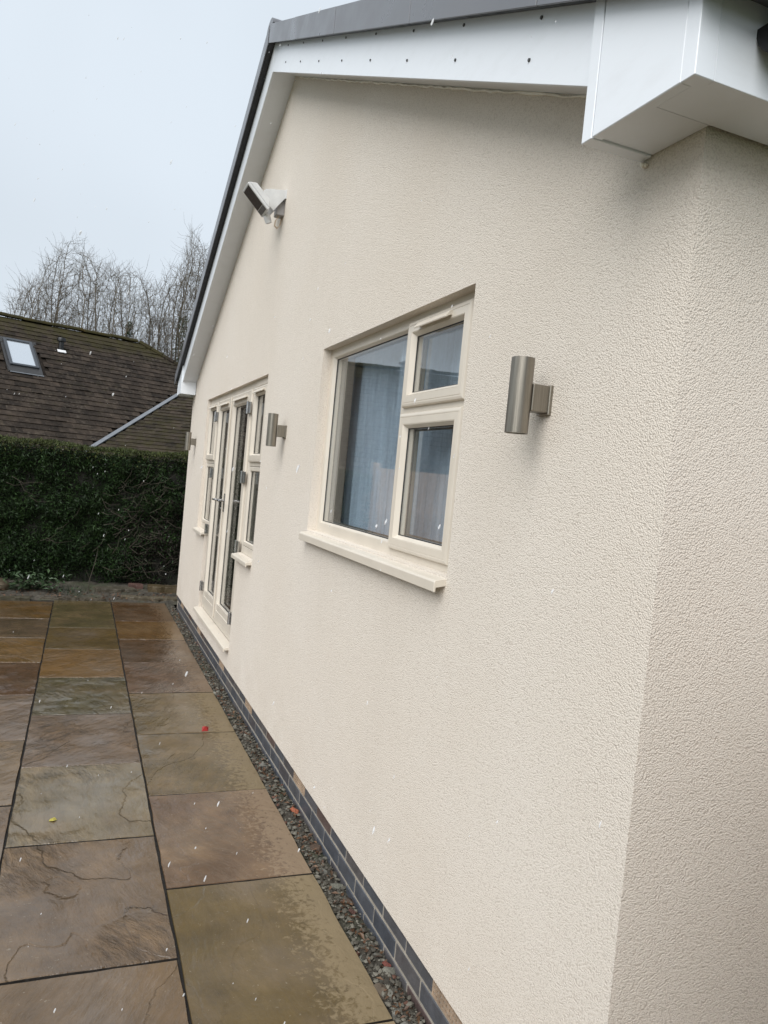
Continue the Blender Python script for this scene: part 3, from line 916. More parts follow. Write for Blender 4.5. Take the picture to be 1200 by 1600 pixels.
for (ya, yb, z) in ((DO[0] + 0.002, DR + 0.012, 1.137), (DL - 0.012, DO[1] - 0.002, 1.137), (DR - 0.005, DL + 0.03, 0.372)):
    b = MB()
    b.prism([(0.034, z), (-0.041, z - 0.014), (-0.045, z - 0.020), (-0.045, z - 0.045), (-0.038, z - 0.047), (-0.036, z - 0.034), (0.034, z - 0.030)], 'y', ya, yb)
    b.build('sill', 'upvc', door_set, 0.0015)
# flag hinges
for (y, zz) in ((6.078, 2.294), (6.078, 1.736), (6.078, 1.175), (6.078, 0.588), (7.672, 2.294), (7.672, 1.734), (7.672, 1.172), (7.672, 0.596)):
    b = MB()
    b.box(0.000, 0.015, y - 0.048, y + 0.048, zz - 0.046, zz + 0.046)
    b.tube([(-0.006, y, zz - 0.05), (-0.006, y, zz + 0.05)], 0.013, 12)
    b.box(-0.004, 0.0005, y + 0.014, y + 0.040, zz - 0.036, zz + 0.036)
    b.build('hinge', 'chrome', door_set, 0.002)
# lever handle and back plate on the far leaf
yh = 7.005
b = MB()
b.box(0.008, 0.0165, yh - 0.018, yh + 0.018, 1.325, 1.595)
b.tube([(0.010, yh, 1.500), (-0.045, yh, 1.500), (-0.052, yh + 0.01, 1.500), (-0.052, yh + 0.13, 1.497)], [0.010, 0.010, 0.010, 0.008], 10)
b.tube([(0.009, yh, 1.42), (0.001, yh, 1.42)], 0.012, 12)
b.build('door_handle', 'chrome', door_set, 0.001, True)
yh = 6.885
b = MB()
b.box(0.008, 0.0165, yh - 0.016, yh + 0.016, 1.40, 1.565)
b.tube([(0.010, yh, 1.500), (-0.040, yh, 1.500), (-0.047, yh - 0.01, 1.500), (-0.047, yh - 0.12, 1.497)], [0.010, 0.010, 0.010, 0.008], 10)
b.build('door_handle', 'chrome', door_set, 0.001, True)

# net curtain hanging inside the window: a thing of its own
ys = np.linspace(2.20, 4.25, 190)
ph = np.cumsum(rng.uniform(0.10, 0.34, len(ys)))
xs = 0.205 + 0.040 * np.sin(ph * 0.50) + 0.014 * np.sin(ph * 0.19 + 1)
zz = [1.30, 1.7, 2.1, 2.58]
V, Fq = [], []
for j, zv_ in enumerate(zz):
    for i in range(len(ys)):
        V.append((xs[i] + 0.004 * math.sin(i * .7 + j), ys[i], zv_))
n = len(ys)
for j in range(len(zz) - 1):
    for i in range(n - 1):
        Fq.append((j * n + i, j * n + i + 1, (j + 1) * n + i + 1, (j + 1) * n + i))
cu = raw_mesh('net_curtain', V, Fq, 'curtain', None, None, (0.235, 3.2, 1.3))
cu.data.polygons.foreach_set('use_smooth', [True] * len(cu.data.polygons))
tag(cu, 'blue grey net curtain hanging in folds behind the cream casement window', 'curtain')

# ------------------------------------------------------------------ wall lights
def wall_light(y, zc, label):
    o = thing('wall_light', (0.0, y, zc), label, 'wall light', 'brushed steel wall lights beside the windows and doors')
    cx = -0.088
    R = 0.0325
    b = MB()
    b.lathe((cx, y, zc), [(R - .003, .094), (R - .003, .1045), (R, .1045), (R, -.1045), (R - .003, -.1045), (R - .003, -.094)], 40)
    b.build('housing', 'steel', o, 0, True, org=None)
    for s_ in (1, -1):
        b = MB()
        b.lathe((cx, y, zc), [(0.0001, .096 * s_), (R - .0032, .096 * s_), (R - .0032, .101 * s_), (R - .008, .1015 * s_), (R - .009, .098 * s_), (0.0001, .098 * s_)], 32)
        b.build('lens', 'lamp_glass', o, 0, True)
    b = MB()
    b.box(-0.062, -0.0005, y - 0.024, y + 0.024, zc - 0.040, zc + 0.036)
    b.build('bracket', 'steel', o, 0.003, False, 2)
    b = MB()
    b.box(-0.010, 0.002, y - 0.030, y + 0.030, zc - 0.046, zc + 0.038)
    b.build('back_plate', 'steel', o, 0.002)
    return o
# origin of the brushed texture is the lamp axis, so the housing is built about its own thing
wall_light(1.835, 2.077, 'largest steel tube wall light, between the casement window and the house corner')
wall_light(4.805, 2.069, 'steel tube wall light between the casement window and the french doors')
wall_light(8.985, 2.062, 'smallest steel tube wall light, past the french doors beside the hedge')

# ------------------------------------------------------------------ floodlight under the ridge
fl = thing('floodlight', (0, 5.47, 3.70), 'pale grey security floodlight on a bracket high under the gable peak', 'floodlight')
def fx(a, bb, c):                                         # head frame: a along slope, bb along wall, c out of the glass
    d1 = Vector((0.714, 0, -0.700)); d2 = Vector((0, 1, 0)); d3 = Vector((-0.700, 0, -0.714))
    return Vector((-0.206, 5.39, 3.690)) + d1 * a + d2 * bb + d3 * c
def hexa(pts):
    return pts, [(0, 3, 2, 1), (4, 5, 6, 7), (0, 1, 5, 4), (1, 2, 6, 5), (2, 3, 7, 6), (3, 0, 4, 7)]
L2, W2 = 0.108, 0.093
b = MB()
b.add(*hexa([fx(-L2, -W2, 0), fx(L2, -W2, 0), fx(L2, W2, 0), fx(-L2, W2, 0), fx(-L2, -W2, .02), fx(L2, -W2, .02), fx(L2, W2, .02), fx(-L2, W2, .02)]))
b.add(*hexa([fx(-L2 + .035, -W2 + .010, -.042), fx(L2 - .045, -W2 + .010, -.046), fx(L2 - .045, W2 - .010, -.046), fx(-L2 + .035, W2 - .010, -.042),
             fx(-L2 + .002, -W2 + .002, -.0005), fx(L2 - .002, -W2 + .002, -.0005), fx(L2 - .002, W2 - .002, -.0005), fx(-L2 + .002, W2 - .002, -.0005)]))
b.build('lamp_head', 'light_grey_casting', fl, 0.006, False, 2)
b = MB()
b.add(*hexa([fx(-L2 + .014, -W2 + .014, .0195), fx(.055, -W2 + .014, .0195), fx(.055, W2 - .014, .0195), fx(-L2 + .014, W2 - .014, .0195),
             fx(-L2 + .014, -W2 + .014, .0215), fx(.055, -W2 + .014, .0215), fx(.055, W2 - .014, .0215), fx(-L2 + .014, W2 - .014, .0215)]))
b.build('lamp_glass', 'lamp_reflector', fl)
b = MB()
b.add(*hexa([fx(.060, -W2 + .014, .0195), fx(L2 - .012, -W2 + .014, .0195), fx(L2 - .012, W2 - .014, .0195), fx(.060, W2 - .014, .0195),
             fx(.060, -W2 + .014, .0212), fx(L2 - .012, -W2 + .014, .0212), fx(L2 - .012, W2 - .014, .0212), fx(.060, W2 - .014, .0212)]))
b.build('lamp_panel', 'led_panel', fl)
b = MB()                                                   # pressed wall bracket holding the head
for yy in (5.385, 5.553):
    b.prism([(-0.004, 3.795), (-0.004, 3.745), (-0.085, 3.635), (-0.135, 3.675), (-0.165, 3.760), (-0.120, 3.780)], 'y', yy, yy + 0.006)
b.box(-0.008, 0.001, 5.380, 5.564, 3.735, 3.80)
b.add(*hexa([(-0.005, 5.392, 3.787), (-0.15, 5.392, 3.770), (-0.15, 5.552, 3.770), (-0.005, 5.552, 3.787), (-0.005, 5.392, 3.792), (-0.15, 5.392, 3.775), (-0.15, 5.552, 3.775), (-0.005, 5.552, 3.792)]))
b.build('bracket', 'light_grey_casting', fl, 0.001)
b = MB(); b.box(-0.055, 0.001, 5.415, 5.50, 3.625, 3.722)
b.build('junction_box', 'mid_grey_plastic', fl, 0.004)
b = MB()
b.tube([(-0.120, 5.44, 3.610), (-0.098, 5.44, 3.560)], [0.026, 0.022], 12)
b.tube([(-0.130, 5.44, 3.635), (-0.120, 5.44, 3.610)], [0.014, 0.014], 10)
b.build('sensor', 'light_grey_casting', fl, 0, True)
b = MB()
for dy in (0.0, 0.016):
    b.tube([(-0.03, 5.45 + dy, 3.626), (-0.05, 5.45 + dy, 3.59), (-0.052, 5.45 + dy, 3.555), (-0.03, 5.46 + dy, 3.545), (-0.012, 5.462 + dy, 3.57), (-0.004, 5.462 + dy, 3.62)], 0.0028, 6)
b.build('wire', 'copper_wire', fl)

# ================================================================== strip of soil along the wall
nx_, ny_ = 8, 260
V, Fq = [], []
for j in range(ny_ + 1):
    for i in range(nx_ + 1):
        x = -0.087 + i * 0.104 / nx_
        y = 0.9 + j * 9.1 / ny_
        edge = math.sin(math.pi * i / nx_)
        V.append((x, y, -0.022 + edge * (0.012 + rng.uniform(-.010, .012)) + 0.012 * (i / nx_)))
for j in range(ny_):
    for i in range(nx_):
        a = j * (nx_ + 1) + i
        Fq.append((a, a + 1, a + nx_ + 2, a + nx_ + 1))
strip = tag(raw_mesh('soil_strip', V, Fq, 'soil'), kind='structure')
rub_me = []
for k in range(6):
    b = MB(); b.blob((0, 0, 0), 0.02, 40 + k, (1.0, 1.3, 0.62), 0.33)
    me = b.mesh('stone')
    me.materials.append(MAT['rubble'])
    rub_me.append(me)
greys = [(0.13, 0.128, 0.105), (0.17, 0.165, 0.140), (0.15, 0.145, 0.12), (0.075, 0.072, 0.058), (0.09, 0.070, 0.050), (0.060, 0.040, 0.028), (0.16, 0.155, 0.135)]
for k in range(120):
    y = 1.9 + 5.6 * random.random() ** 1.6
    o = bpy.data.objects.new('stone', random.choice(rub_me))
    COL.objects.link(o); o.parent = strip
    s_ = random.uniform(.35, 1.0) if random.random() < .7 else random.uniform(1.2, 2.1) * (1.25 if random.random() < .2 else 1)
    o.location = (random.uniform(-0.074, -0.004), y, -0.016 + 0.003 * s_)
    o.scale = (s_ * random.uniform(.7, 1.1), s_ * random.uniform(.8, 1.2), s_ * random.uniform(.7, 1.1))
    o.rotation_euler = (random.uniform(-.4, .4), random.uniform(-.4, .4), random.uniform(0, 6))
    o.color = (*random.choice(greys), 1)
for (x, y, c, sc, lb) in ((-0.012, 3.82, (0.26, 0.085, 0.045), 1.25, 'orange brick chip'), (-0.008, 2.50, (0.13, 0.04, 0.03), 0.9, 'red brick chip'), (-0.02, 2.86, (0.09, 0.045, 0.035), 0.8, None)):
    o = bpy.data.objects.new('brick_chip', rub_me[2]); COL.objects.link(o); o.parent = strip
    o.location = (x, y, 0.004); o.scale = (sc * .7, sc * 1.3, sc); o.color = (*c, 1); o.rotation_euler = (0, .5, .2)
    if lb: o['label'] = lb
# mortar crumbs and dead leaves, far too many to count
b = MB()
for k in range(5200):
    y = 1.7 + 8.0 * random.random() ** 1.5
    b.blob((random.uniform(-.083, .010), y, random.uniform(-.018, .006)), random.choice((.002, .003, .004, .006, .010)), k, (1, 1.3, .7), .4)
V = np.array(b.v); Fq = np.array(b.f)
sh = np.repeat(rng.uniform(0, 1, len(V) // 12), 12)
t = NT('crumbs')
at = t.node('ShaderNodeAttribute'); at.attribute_name = 'shade'
c = t.mix(t.rng(at.outputs['Fac'], 0, 1), (0.026, 0.021, 0.014), (0.15, 0.140, 0.112))
c = t.mix(t.rng(t.math('FRACT', t.math('MULTIPLY', at.outputs['Fac'], 17.0)), 0.97, 0.98), c, (0.09, 0.04, 0.025))
MAT['crumbs'] = t.set(Base_Color=c, Roughness=0.8)
tag(raw_mesh('gravel', V, Fq, 'crumbs', None, sh), 'loose mortar crumbs and grit along the brick plinth', None, None, 'stuff')
def leaves(n, sampler, size, seed):
    rg = np.random.default_rng(seed)
    P = sampler(rg, n)
    a = rg.uniform(0, 2 * np.pi, n); tilt = rg.uniform(-.6, .6, n); tl2 = rg.uniform(-.5, .5, n)
    l = rg.uniform(.6, 1.4, n) * size
    d = np.stack([np.cos(a) * np.cos(tilt), np.sin(a) * np.cos(tilt), np.sin(tilt)], 1)
    w = np.stack([-np.sin(a) * np.cos(tl2), np.cos(a) * np.cos(tl2), np.sin(tl2)], 1)
    up = np.array([0, 0, 1.0])
    A = P - d * l[:, None]; B = P + w * l[:, None] * .42 + up * (l[:, None] * .25); Cc = P + d * l[:, None]; D = P - w * l[:, None] * .42 + up * (l[:, None] * .18)
    V = np.stack([A, B, Cc, D], 1).reshape(-1, 3)
    Fq = np.arange(4 * n).reshape(-1, 4)
    return V, Fq, np.repeat(rg.uniform(0, 1, n), 4)
V, Fq, sh = leaves(800, lambda g, n: np.stack([g.uniform(-.075, .0, n), 1.8 + 7.8 * g.uniform(0, 1, n) ** 1.4, g.uniform(-.008, .012, n)], 1), 0.014, 3)
tag(raw_mesh('leaf_litter', V, Fq, 'litter', None, sh), 'dead brown leaves caught between paving and brick plinth', None, None, 'stuff')

# ================================================================== border at the far end of the patio
V, Fq = [], []
nx_, ny_ = 60, 8
for j in range(ny_ + 1):
    for i in range(nx_ + 1):
        V.append((-5.6 + i * 6.6 / nx_, 9.93 + j * 1.1 / ny_, (-.02 if j == 0 else 0.015 + 0.008 * j) + rng.uniform(-.012, .016)))
for j in range(ny_):
    for i in range(nx_):
        a = j * (nx_ + 1) + i
        Fq.append((a, a + 1, a + nx_ + 2, a + nx_ + 1))
tag(raw_mesh('soil_border', V, Fq, 'soil'), kind='structure')
def edging(x0, x1, y0, y1, z0, z1, col, label, seed, rot=0.0, nm='edging_stone', cat='stone'):
    rr = random.Random(seed)
    b = MB()
    cx, cy = (x0 + x1) / 2, (y0 + y1) / 2
    nseg = max(4, int((x1 - x0) / 0.05))
    top, bot = [], []
    ring = []
    for i in range(nseg + 1): ring.append((x0 + (x1 - x0) * i / nseg, y0 + rr.uniform(-.012, .012)))
    for i in range(nseg + 1): ring.append((x1 - (x1 - x0) * i / nseg, y1 + rr.uniform(-.012, .012)))
    n = len(ring)
    ca, sa = math.cos(rot), math.sin(rot)
    def T(p, z, k): 
        px, py = (p[0] - cx) * k, (p[1] - cy) * k
        return (cx + px * ca - py * sa, cy + px * sa + py * ca, z + rr.uniform(-.004, .004))
    vs = [T(p, z0, 1) for p in ring] + [T(p, z1 - .008, 1.0) for p in ring] + [T(p, z1, .97) for p in ring]
    fs = [(l * n + i, l * n + (i + 1) % n, (l + 1) * n + (i + 1) % n, (l + 1) * n + i) for l in range(2) for i in range(n)]
    fs.append(tuple(range(2 * n, 3 * n)))
    b.add(vs, fs)
    o = b.build(nm, 'edging', None, org=(cx, cy, z0))
    o.color = (*col, 1)
    return tag(o, label, cat, 'stones edging the bed under the hedge')
edging(-0.62, 0.10, 10.03, 10.17, -0.03, 0.045, (0.085, 0.070, 0.046), 'long pale flat stone kerbing the bed beside the house wall', 1)
edging(-0.26, 0.16, 10.42, 10.62, 0.0, 0.125, (0.060, 0.043, 0.020), 'brown block stone standing behind the long pale kerb stone', 2)
edging(-0.92, -0.42, 10.38, 10.58, 0.0, 0.085, (0.065, 0.056, 0.040), 'thin grey flat stone tilted on the soil below the hedge', 3, 0.15)
edging(-0.50, -0.32, 10.60, 10.70, 0.0, 0.12, (0.075, 0.040, 0.032), 'small red brown stone at the foot of the hedge', 4, 0.1)
edging(-1.55, -0.80, 9.965, 10.03, -0.03, 0.022, (0.060, 0.050, 0.034), 'low thin stone strip along the far edge of the paving', 6, 0.03)
edging(-2.55, -1.66, 9.90, 9.98, -0.03, 0.03, (0.050, 0.044, 0.026), 'mossy stone strip edging the bed in front of the boulder', 7, -0.02)
b = MB()
b.blob((-2.12, 10.45, 0.06), 0.24, 11, (1.2, .8, .62), .16)
bo = b.build('boulder', 'edging', None, 0.03, True, 2, org=(-2.12, 10.45, 0))
bo.color = (0.075, 0.058, 0.036, 1)
tag(bo, 'rounded brown boulder under the hedge next to the leafy plant', 'boulder')
pl_ = thing('ivy_plant', (-1.66, 10.42, 0.0), 'low clump of pale green lobed leaves at the foot of the hedge', 'plant')
V, Fq, sh = leaves(260, lambda g, n: np.stack([-1.66 + g.normal(0, .19, n), 10.36 + g.normal(0, .09, n), 0.06 + np.abs(g.normal(0, .085, n))], 1), 0.040, 5)
raw_mesh('leaf_clump', V, Fq, 'plant_leaf', pl_, sh)['kind'] = 'stuff'
b = MB()
for k in range(16):
    a = random.uniform(0, 6.28)
    b.tube([(-1.66, 10.42, 0.0), (-1.66 + .1 * math.cos(a), 10.40 + .05 * math.sin(a), .09), (-1.66 + .24 * math.cos(a), 10.37 + .1 * math.sin(a), .13)], [.005, .004, .002], 5)
b.build('stem', 'plant_leaf', pl_)
pl2 = thing('sapling', (-1.02, 10.25, 0.0), 'single thin bare stem leaning up from the bed in front of the hedge', 'plant')
b = MB(); b.tube([(-1.02, 10.25, 0), (-1.0, 10.28, .22), (-0.95, 10.3, .45), (-0.93, 10.32, .62)], [.007, .006, .005, .002], 6)
b.tube([(-1.0, 10.28, .22), (-1.06, 10.27, .34)], [.004, .002], 5)
b.build('stem', 'bark_twig', pl2)
V, Fq, sh = leaves(900, lambda g, n: np.stack([g.uniform(-2.9, .1, n), g.uniform(9.96, 10.75, n), g.uniform(.01, .055, n)], 1), 0.022, 9)
tag(raw_mesh('leaf_litter', V, Fq, 'litter', None, sh), 'dead leaves scattered over the bed under the hedge', None, None, 'stuff')
gr = thing('grass_tuft', (-1.25, 10.3, 0.02), 'small tuft of green grass between leafy plant and bare stem', 'grass')
b = MB()
for k in range(90):
    x, y = -1.25 + random.gauss(0, .14), 10.27 + random.gauss(0, .07)
    a = random.uniform(0, 6.28); hh = random.uniform(.05, .15)
    b.add([(x - .004, y, .01), (x + .004, y, .01), (x + .05 * math.cos(a), y + .05 * math.sin(a), .01 + hh)], [(0, 1, 2)])
b.build('blades', 'plant_leaf', gr)['kind'] = 'stuff'

# small litter on the slabs
b = MB()
b.add([(-0.315, 5.112, .002), (-0.27, 5.122, .001), (-0.262, 5.160, .016), (-0.306, 5.155, .020), (-.290, 5.135, .030)], [(0, 1, 4), (1, 2, 4), (2, 3, 4), (3, 0, 4)])
tag(b.build('paper_scrap', 'red_foil', None, org=(-.29, 5.13, 0)), 'small crumpled red scrap lying on a slab joint near the wall', 'litter')
b = MB()
b.add([(-1.222, 3.915, .002), (-1.200, 3.905, .007), (-1.184, 3.922, .003), (-1.196, 3.944, .008), (-1.216, 3.938, .003), (-1.203, 3.924, .010)],
      [(0, 1, 5), (1, 2, 5), (2, 3, 5), (3, 4, 5), (4, 0, 5)])
tag(b.build('fallen_leaf', 'yellow_leaf', None, org=(-1.2, 3.92, 0)), 'tiny yellow leaf lying on the pale grey slab', 'leaf')

# ================================================================== hedge
hedge = thing('hedge', (-1.2, 11.0, 0.0), 'tall clipped dark evergreen hedge closing the far end of the patio', 'hedge')
HX0, HX1, HY = -2.75, 3.6, 10.82
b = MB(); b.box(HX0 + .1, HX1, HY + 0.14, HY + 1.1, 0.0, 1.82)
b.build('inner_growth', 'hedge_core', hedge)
def htop(x): return 1.895 + 0.012 * (x + 2) + 0.018 * np.sin(x * 2.3) + 0.012 * np.sin(x * 7.1)
def sprays(n, seed, P, N, size, flat=0.8):
    """small drooping foliage sprays: two crossed slim triangles each"""
    rg = np.random.default_rng(seed)
    d = N + rg.normal(0, .75, (n, 3)); d[:, 2] -= .15
    d /= np.linalg.norm(d, axis=1, keepdims=True)
    w = np.cross(d, rg.normal(0, 1, (n, 3))); w /= np.linalg.norm(w, axis=1, keepdims=True)
    l = rg.uniform(.5, 1.5, n)[:, None] * size
    A = P - w * l * .24; B = P + w * l * .24
    Cc = P + d * l + w * l * rg.uniform(-.1, .1, (n, 1)); D = P + d * l * .55 + np.cross(d, w) * l * .16
    V = np.stack([A, D, Cc, B], 1).reshape(-1, 3)
    idx = np.arange(n)[:, None] * 4
    Fq = np.concatenate([idx + [0, 1, 2], idx + [1, 3, 2]], 0)
    return V, Fq, np.repeat(rg.uniform(0, 1, n), 4)
n = 64000
rg = np.random.default_rng(21)
x = rg.uniform(HX0, HX1, n) ; x[: n // 2] = rg.uniform(HX0, 0.6, n // 2)
zz = rg.uniform(0.02, 1, n) * htop(x)
lump = 0.085 * np.sin(x * 5.1 + 2 * np.sin(zz * 3.3)) * np.sin(zz * 6.7 + 1.3 * np.sin(x * 4)) + 0.030 * np.sin(x * 15 + zz * 9) * np.sin(zz * 17 - x * 6)
bot = np.clip(1 - zz / .35, 0, 1)
y = HY + 0.06 + lump + rg.exponential(.045, n) + bot * .16 * rg.uniform(0, 1, n)
P = np.stack([x, y, zz], 1)
N = np.tile([0, -1.0, 0.15], (n, 1))
V, Fq, sh = sprays(n, 22, P, N, 0.052)
dead = ((x > -0.62) & (rg.uniform(0, 1, n) < np.clip((x + .75) * 1.0, 0, .62) * np.clip(1.55 - zz, 0.12, 1)))
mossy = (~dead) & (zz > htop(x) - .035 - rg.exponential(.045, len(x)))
keep = (~dead) & (~mossy)
def pick(mask):
    k = np.repeat(mask, 4)
    m_ = np.concatenate([mask, mask])
    remap = np.cumsum(k) - 1
    return V[k], remap[Fq[m_]], sh[k]
a_, b_, c_ = pick(keep)
raw_mesh('foliage', a_, b_, 'hedge_leaf', hedge, c_)['kind'] = 'stuff'
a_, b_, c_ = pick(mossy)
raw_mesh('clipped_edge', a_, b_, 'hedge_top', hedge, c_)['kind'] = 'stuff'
a_, b_, c_ = pick(dead)
raw_mesh('dead_foliage', a_, b_, 'hedge_dead', hedge, c_)['label'] = 'brown thin patch of hedge near the house'
n = 15000
x = rg.uniform(HX0, HX1, n)
y = rg.uniform(HY + .04, HY + 1.1, n) ** 1
P = np.stack([x, y, htop(x) + rg.normal(0, .012, n) - .01], 1)
N = np.tile([0, -.25, 1.0], (n, 1))
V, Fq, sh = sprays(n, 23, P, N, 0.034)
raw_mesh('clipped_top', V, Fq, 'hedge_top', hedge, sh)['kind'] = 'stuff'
b = MB()
for k in range(150):
    x0 = random.uniform(-.95, .45) if k < 110 else random.uniform(-2.6, .4)
    z0 = random.uniform(.15, 1.5)
    a = random.uniform(-1, 1); l = random.uniform(.12, .4)
    y0 = HY + random.uniform(-.03, .08)
    b.tube([(x0, y0, z0), (x0 + l * .5 * math.cos(a) * .8, y0 - .03, z0 + l * .5 * math.sin(a)), (x0 + l * math.cos(a + .3), y0 - .01, z0 + l * math.sin(a + .3))], [.004, .003, .0015], 4, False)
V = np.array(b.v)
raw_mesh('twigs', V, np.array(b.f), 'bark', hedge, rng.uniform(.0, .12, len(V)))['kind'] = 'stuff'

# timber fence carrying on where the hedge stops (mirrored in the casement window)
fe = thing('fence', (-4.6, 10.9, 0), 'brown vertical board fence continuing from the end of the hedge', 'fence')
bmesh_board = MB(); bmesh_board.box(-.07, .07, -.008, .008, 0, 2.02)
me = bmesh_board.mesh('board', (0, 0, 0), .002); me.materials.append(MAT['fence_timber'])
for k in range(46):
    place('board', me, fe, Vector(fe['_o']), (4.6 - 2.95 - .15 * k, random.uniform(-.003, .003), random.uniform(0, .012)))
for k in range(4):
    b = MB(); b.box(-2.85 - k * 2.2 - .05, -2.85 - k * 2.2 + .05, 10.93, 11.03, 0, 2.1); b.build('post', 'fence_timber', fe, .004)
b = MB()
for zz in (.35, 1.0, 1.7): b.box(-9.9, -2.8, 10.91, 10.945, zz, zz + .08)
b.build('rail', 'fence_timber', fe)

shade_fence = thing('fence', (2.55, 0.42, 0), 'brown board fence added out of view to shade the near side wall', 'fence')  # unseen fence, added to darken the lower part of the side wall
for k in range(40):
    o = place('board', me, shade_fence, Vector(shade_fence['_o']), (-2.85 + .15 * k, random.uniform(-.003, .003), random.uniform(0, .012) - .15))
b = MB()
for zz in (.35, 1.0, 1.6): b.box(-.36, 5.6, 0.395, 0.411, zz, zz + .08)
b.build('rail', 'fence_timber', shade_fence)

# ================================================================== neighbour's house
A_, P_ = math.radians(72), math.radians(38)
e1 = np.array([math.sin(A_), math.cos(A_), 0]); n1 = np.array([-math.cos(A_), math.sin(A_), 0])
s1 = math.cos(P_) * n1 + np.array([0, 0, math.sin(P_)])
k1 = np.cross(e1, s1)
O1 = np.array([-3.0495, 24.0531, 4.4204])
nb = thing('neighbour_house', (-3, 23, 0), 'bungalow beyond the hedge with mossy brown tiled roof and roof window', 'house')
V1 = np.array([-0.90, 21.55, 2.04]); V2 = np.array([1.44, 24.84, 3.92])
A2 = math.radians(108)
e2 = np.array([math.sin(A2), math.cos(A2), 0])
k2 = np.cross(e2, V2 - V1); k2 /= np.linalg.norm(k2)
if k2[2] < 0: k2 = -k2
s2 = np.cross(k2, e2)
if s2[2] < 0: s2 = -s2
def onM(a, b, c=0.0): return O1 + e1 * a + s1 * b + k1 * c
def onW(a, b, c=0.0): return V1 + e2 * a + s2 * b + k2 * c
RIDGE, EAVE = 2.03, -4.35
# valley in M coordinates: from (1.27,-3.87) to (4.51,-0.81)
def valley_e(b): return 1.27 + (b + 3.87) * (4.51 - 1.27) / (-0.81 + 3.87)
def hip_e(b): return 4.02 + (RIDGE - b) * 1.10 / 1.05
mM = MB()
vb = -0.81
poly = [(-9, EAVE), (valley_e(EAVE), EAVE), (valley_e(.6), .6), (hip_e(.6), .6), (hip_e(RIDGE), RIDGE), (-9, RIDGE)]
mM.add([tuple(onM(a, b, -.03)) for a, b in poly], [tuple(range(len(poly)))])
slopeM = mM.build('roof_slope', 'tile', nb)
mW = MB()
pw = [(-1.5, -.8), (6.2, -.8), (6.2, 5.2), (4.6, 5.2)]
q0, q1 = (V1 - (V2 - V1) * .12), (V2 + (V2 - V1) * .25)
aw = lambda q: ((q - V1) @ e2, (q - V1) @ s2)
pw = [aw(q0), (7.5, aw(q0)[1]), (7.5, aw(q1)[1]), aw(q1)]
mW.add([tuple(onW(a, b, -.03)) for a, b in pw], [(0, 1, 2, 3)])
slopeW = mW.build('roof_slope', 'tile', nb)
# rear of the roof, hip and walls so that it is a solid house
bk = MB()
rl, rr_ = onM(-9, RIDGE, -.03), onM(hip_e(RIDGE), RIDGE, -.03)
bl, br_ = onM(-9, RIDGE, -.03) + n1 * 5.2 - np.array([0, 0, 3.9]), rr_ + n1 * 5.2 - np.array([0, 0, 3.9]) + e1 * 3
hp = onM(hip_e(.6), .6, -.03) + e1 * 2.4 - np.array([0, 0, 1.9]) + n1 * .6
bk.add([tuple(q) for q in (rl, rr_, br_, bl)], [(0, 1, 2, 3)])
bk.add([tuple(q) for q in (rr_, hp, br_)], [(0, 1, 2)])
bk.build('roof_slope', 'tile', nb)
wl_ = MB()
c0, c1 = onM(-9, EAVE + .35), onM(valley_e(EAVE) + .3, EAVE + .35)
c2, c3 = c1 + n1 * 9, c0 + n1 * 9
for a, c in ((c0, c1), (c1, c2), (c2, c3), (c3, c0)):
    wl_.add([(a[0], a[1], -.1), (c[0], c[1], -.1), (c[0], c[1], 1.93), (a[0], a[1], 1.93)], [(0, 1, 2, 3)])
wl_.build('wall', 'house_brick', nb)
# tiles: the ones that show largest are pieces, the rest one mass
tb = MB()
tb.box(-.5, .5, -.5, .5, -.5, .5)
tw, tg = 0.265, 0.232
def tile_verts(frame, a, b, rr):
    """a tile lying on a slope: tail end lifted over the course below"""
    w = tw / 2 - .0015
    th = .017 + rr.uniform(-.003, .005)
    lo = b - .02 + rr.uniform(-.004, .004); hi = b + tg + .02
    l = rr.uniform(-.001, .003) + (rr.uniform(.004, .014) if rr.random() < .06 else 0)
    ab = 0.0
    l2 = l + rr.uniform(-.004, .004)
    return [frame(a - w + ab, lo, .008 + l), frame(a + w + ab, lo, .008 + l2), frame(a + w, hi, -.018), frame(a - w, hi, -.018),
            frame(a - w + ab, lo, .008 + l + th), frame(a + w + ab, lo, .008 + l2 + th), frame(a + w, hi, .004), frame(a - w, hi, .004)]
TF = [(4, 5, 6, 7), (0, 1, 5, 4), (1, 2, 6, 5), (3, 0, 4, 7)]
camp = np.array([-1.2, 0, 1.8])
rvec, uvec, fvec = np.array(r_), np.array(u_), np.array(f_)
def px(q):
    v = np.asarray(q) - camp
    zc = v @ fvec
    return 600 + F_PX * (v @ rvec) / zc, 800 - F_PX * (v @ uvec) / zc
allt = []
rr = random.Random(5)
nrow = int((RIDGE - EAVE) / tg) + 1
for i in range(nrow):
    b = EAVE + i * tg
    a = -9 + (tw / 2 if i % 2 else 0) + rr.uniform(0, .03)
    while a < 6.5:
        lim = valley_e(b + tg) - .10 if b < -.81 else 99
        if b + tg > RIDGE + .03: break
        if a + tw / 2 > lim and b < .5: break
        if a > hip_e(b + tg * .5) - .05: break
        if not (-.56 < a < .56 and -.90 < b + tg / 2 < .62):     # gap for the roof window
            allt.append((slopeM, tile_verts(onM, a, b, rr), rr.random()))
        a += tw
for i in range(22):
    b = aw(q0)[1] + i * tg
    av = (b / (aw(V2)[1])) * aw(V2)[0]
    a = av + .14 + (tw / 2 if i % 2 else 0)
    while a < 7.3:
        if b < aw(q1)[1] - .2:
            allt.append((slopeW, tile_verts(onW, a, b, rr), rr.random()))
        a += tw
def in_view(q):
    x, y = px(np.mean(q, 0))
    return -8 < x < 300 and y < 700 - .0 and y < 690 + .07 * x
vis = [t_ for t_ in allt if in_view(t_[1])]
hid = [t_ for t_ in allt if not in_view(t_[1])]
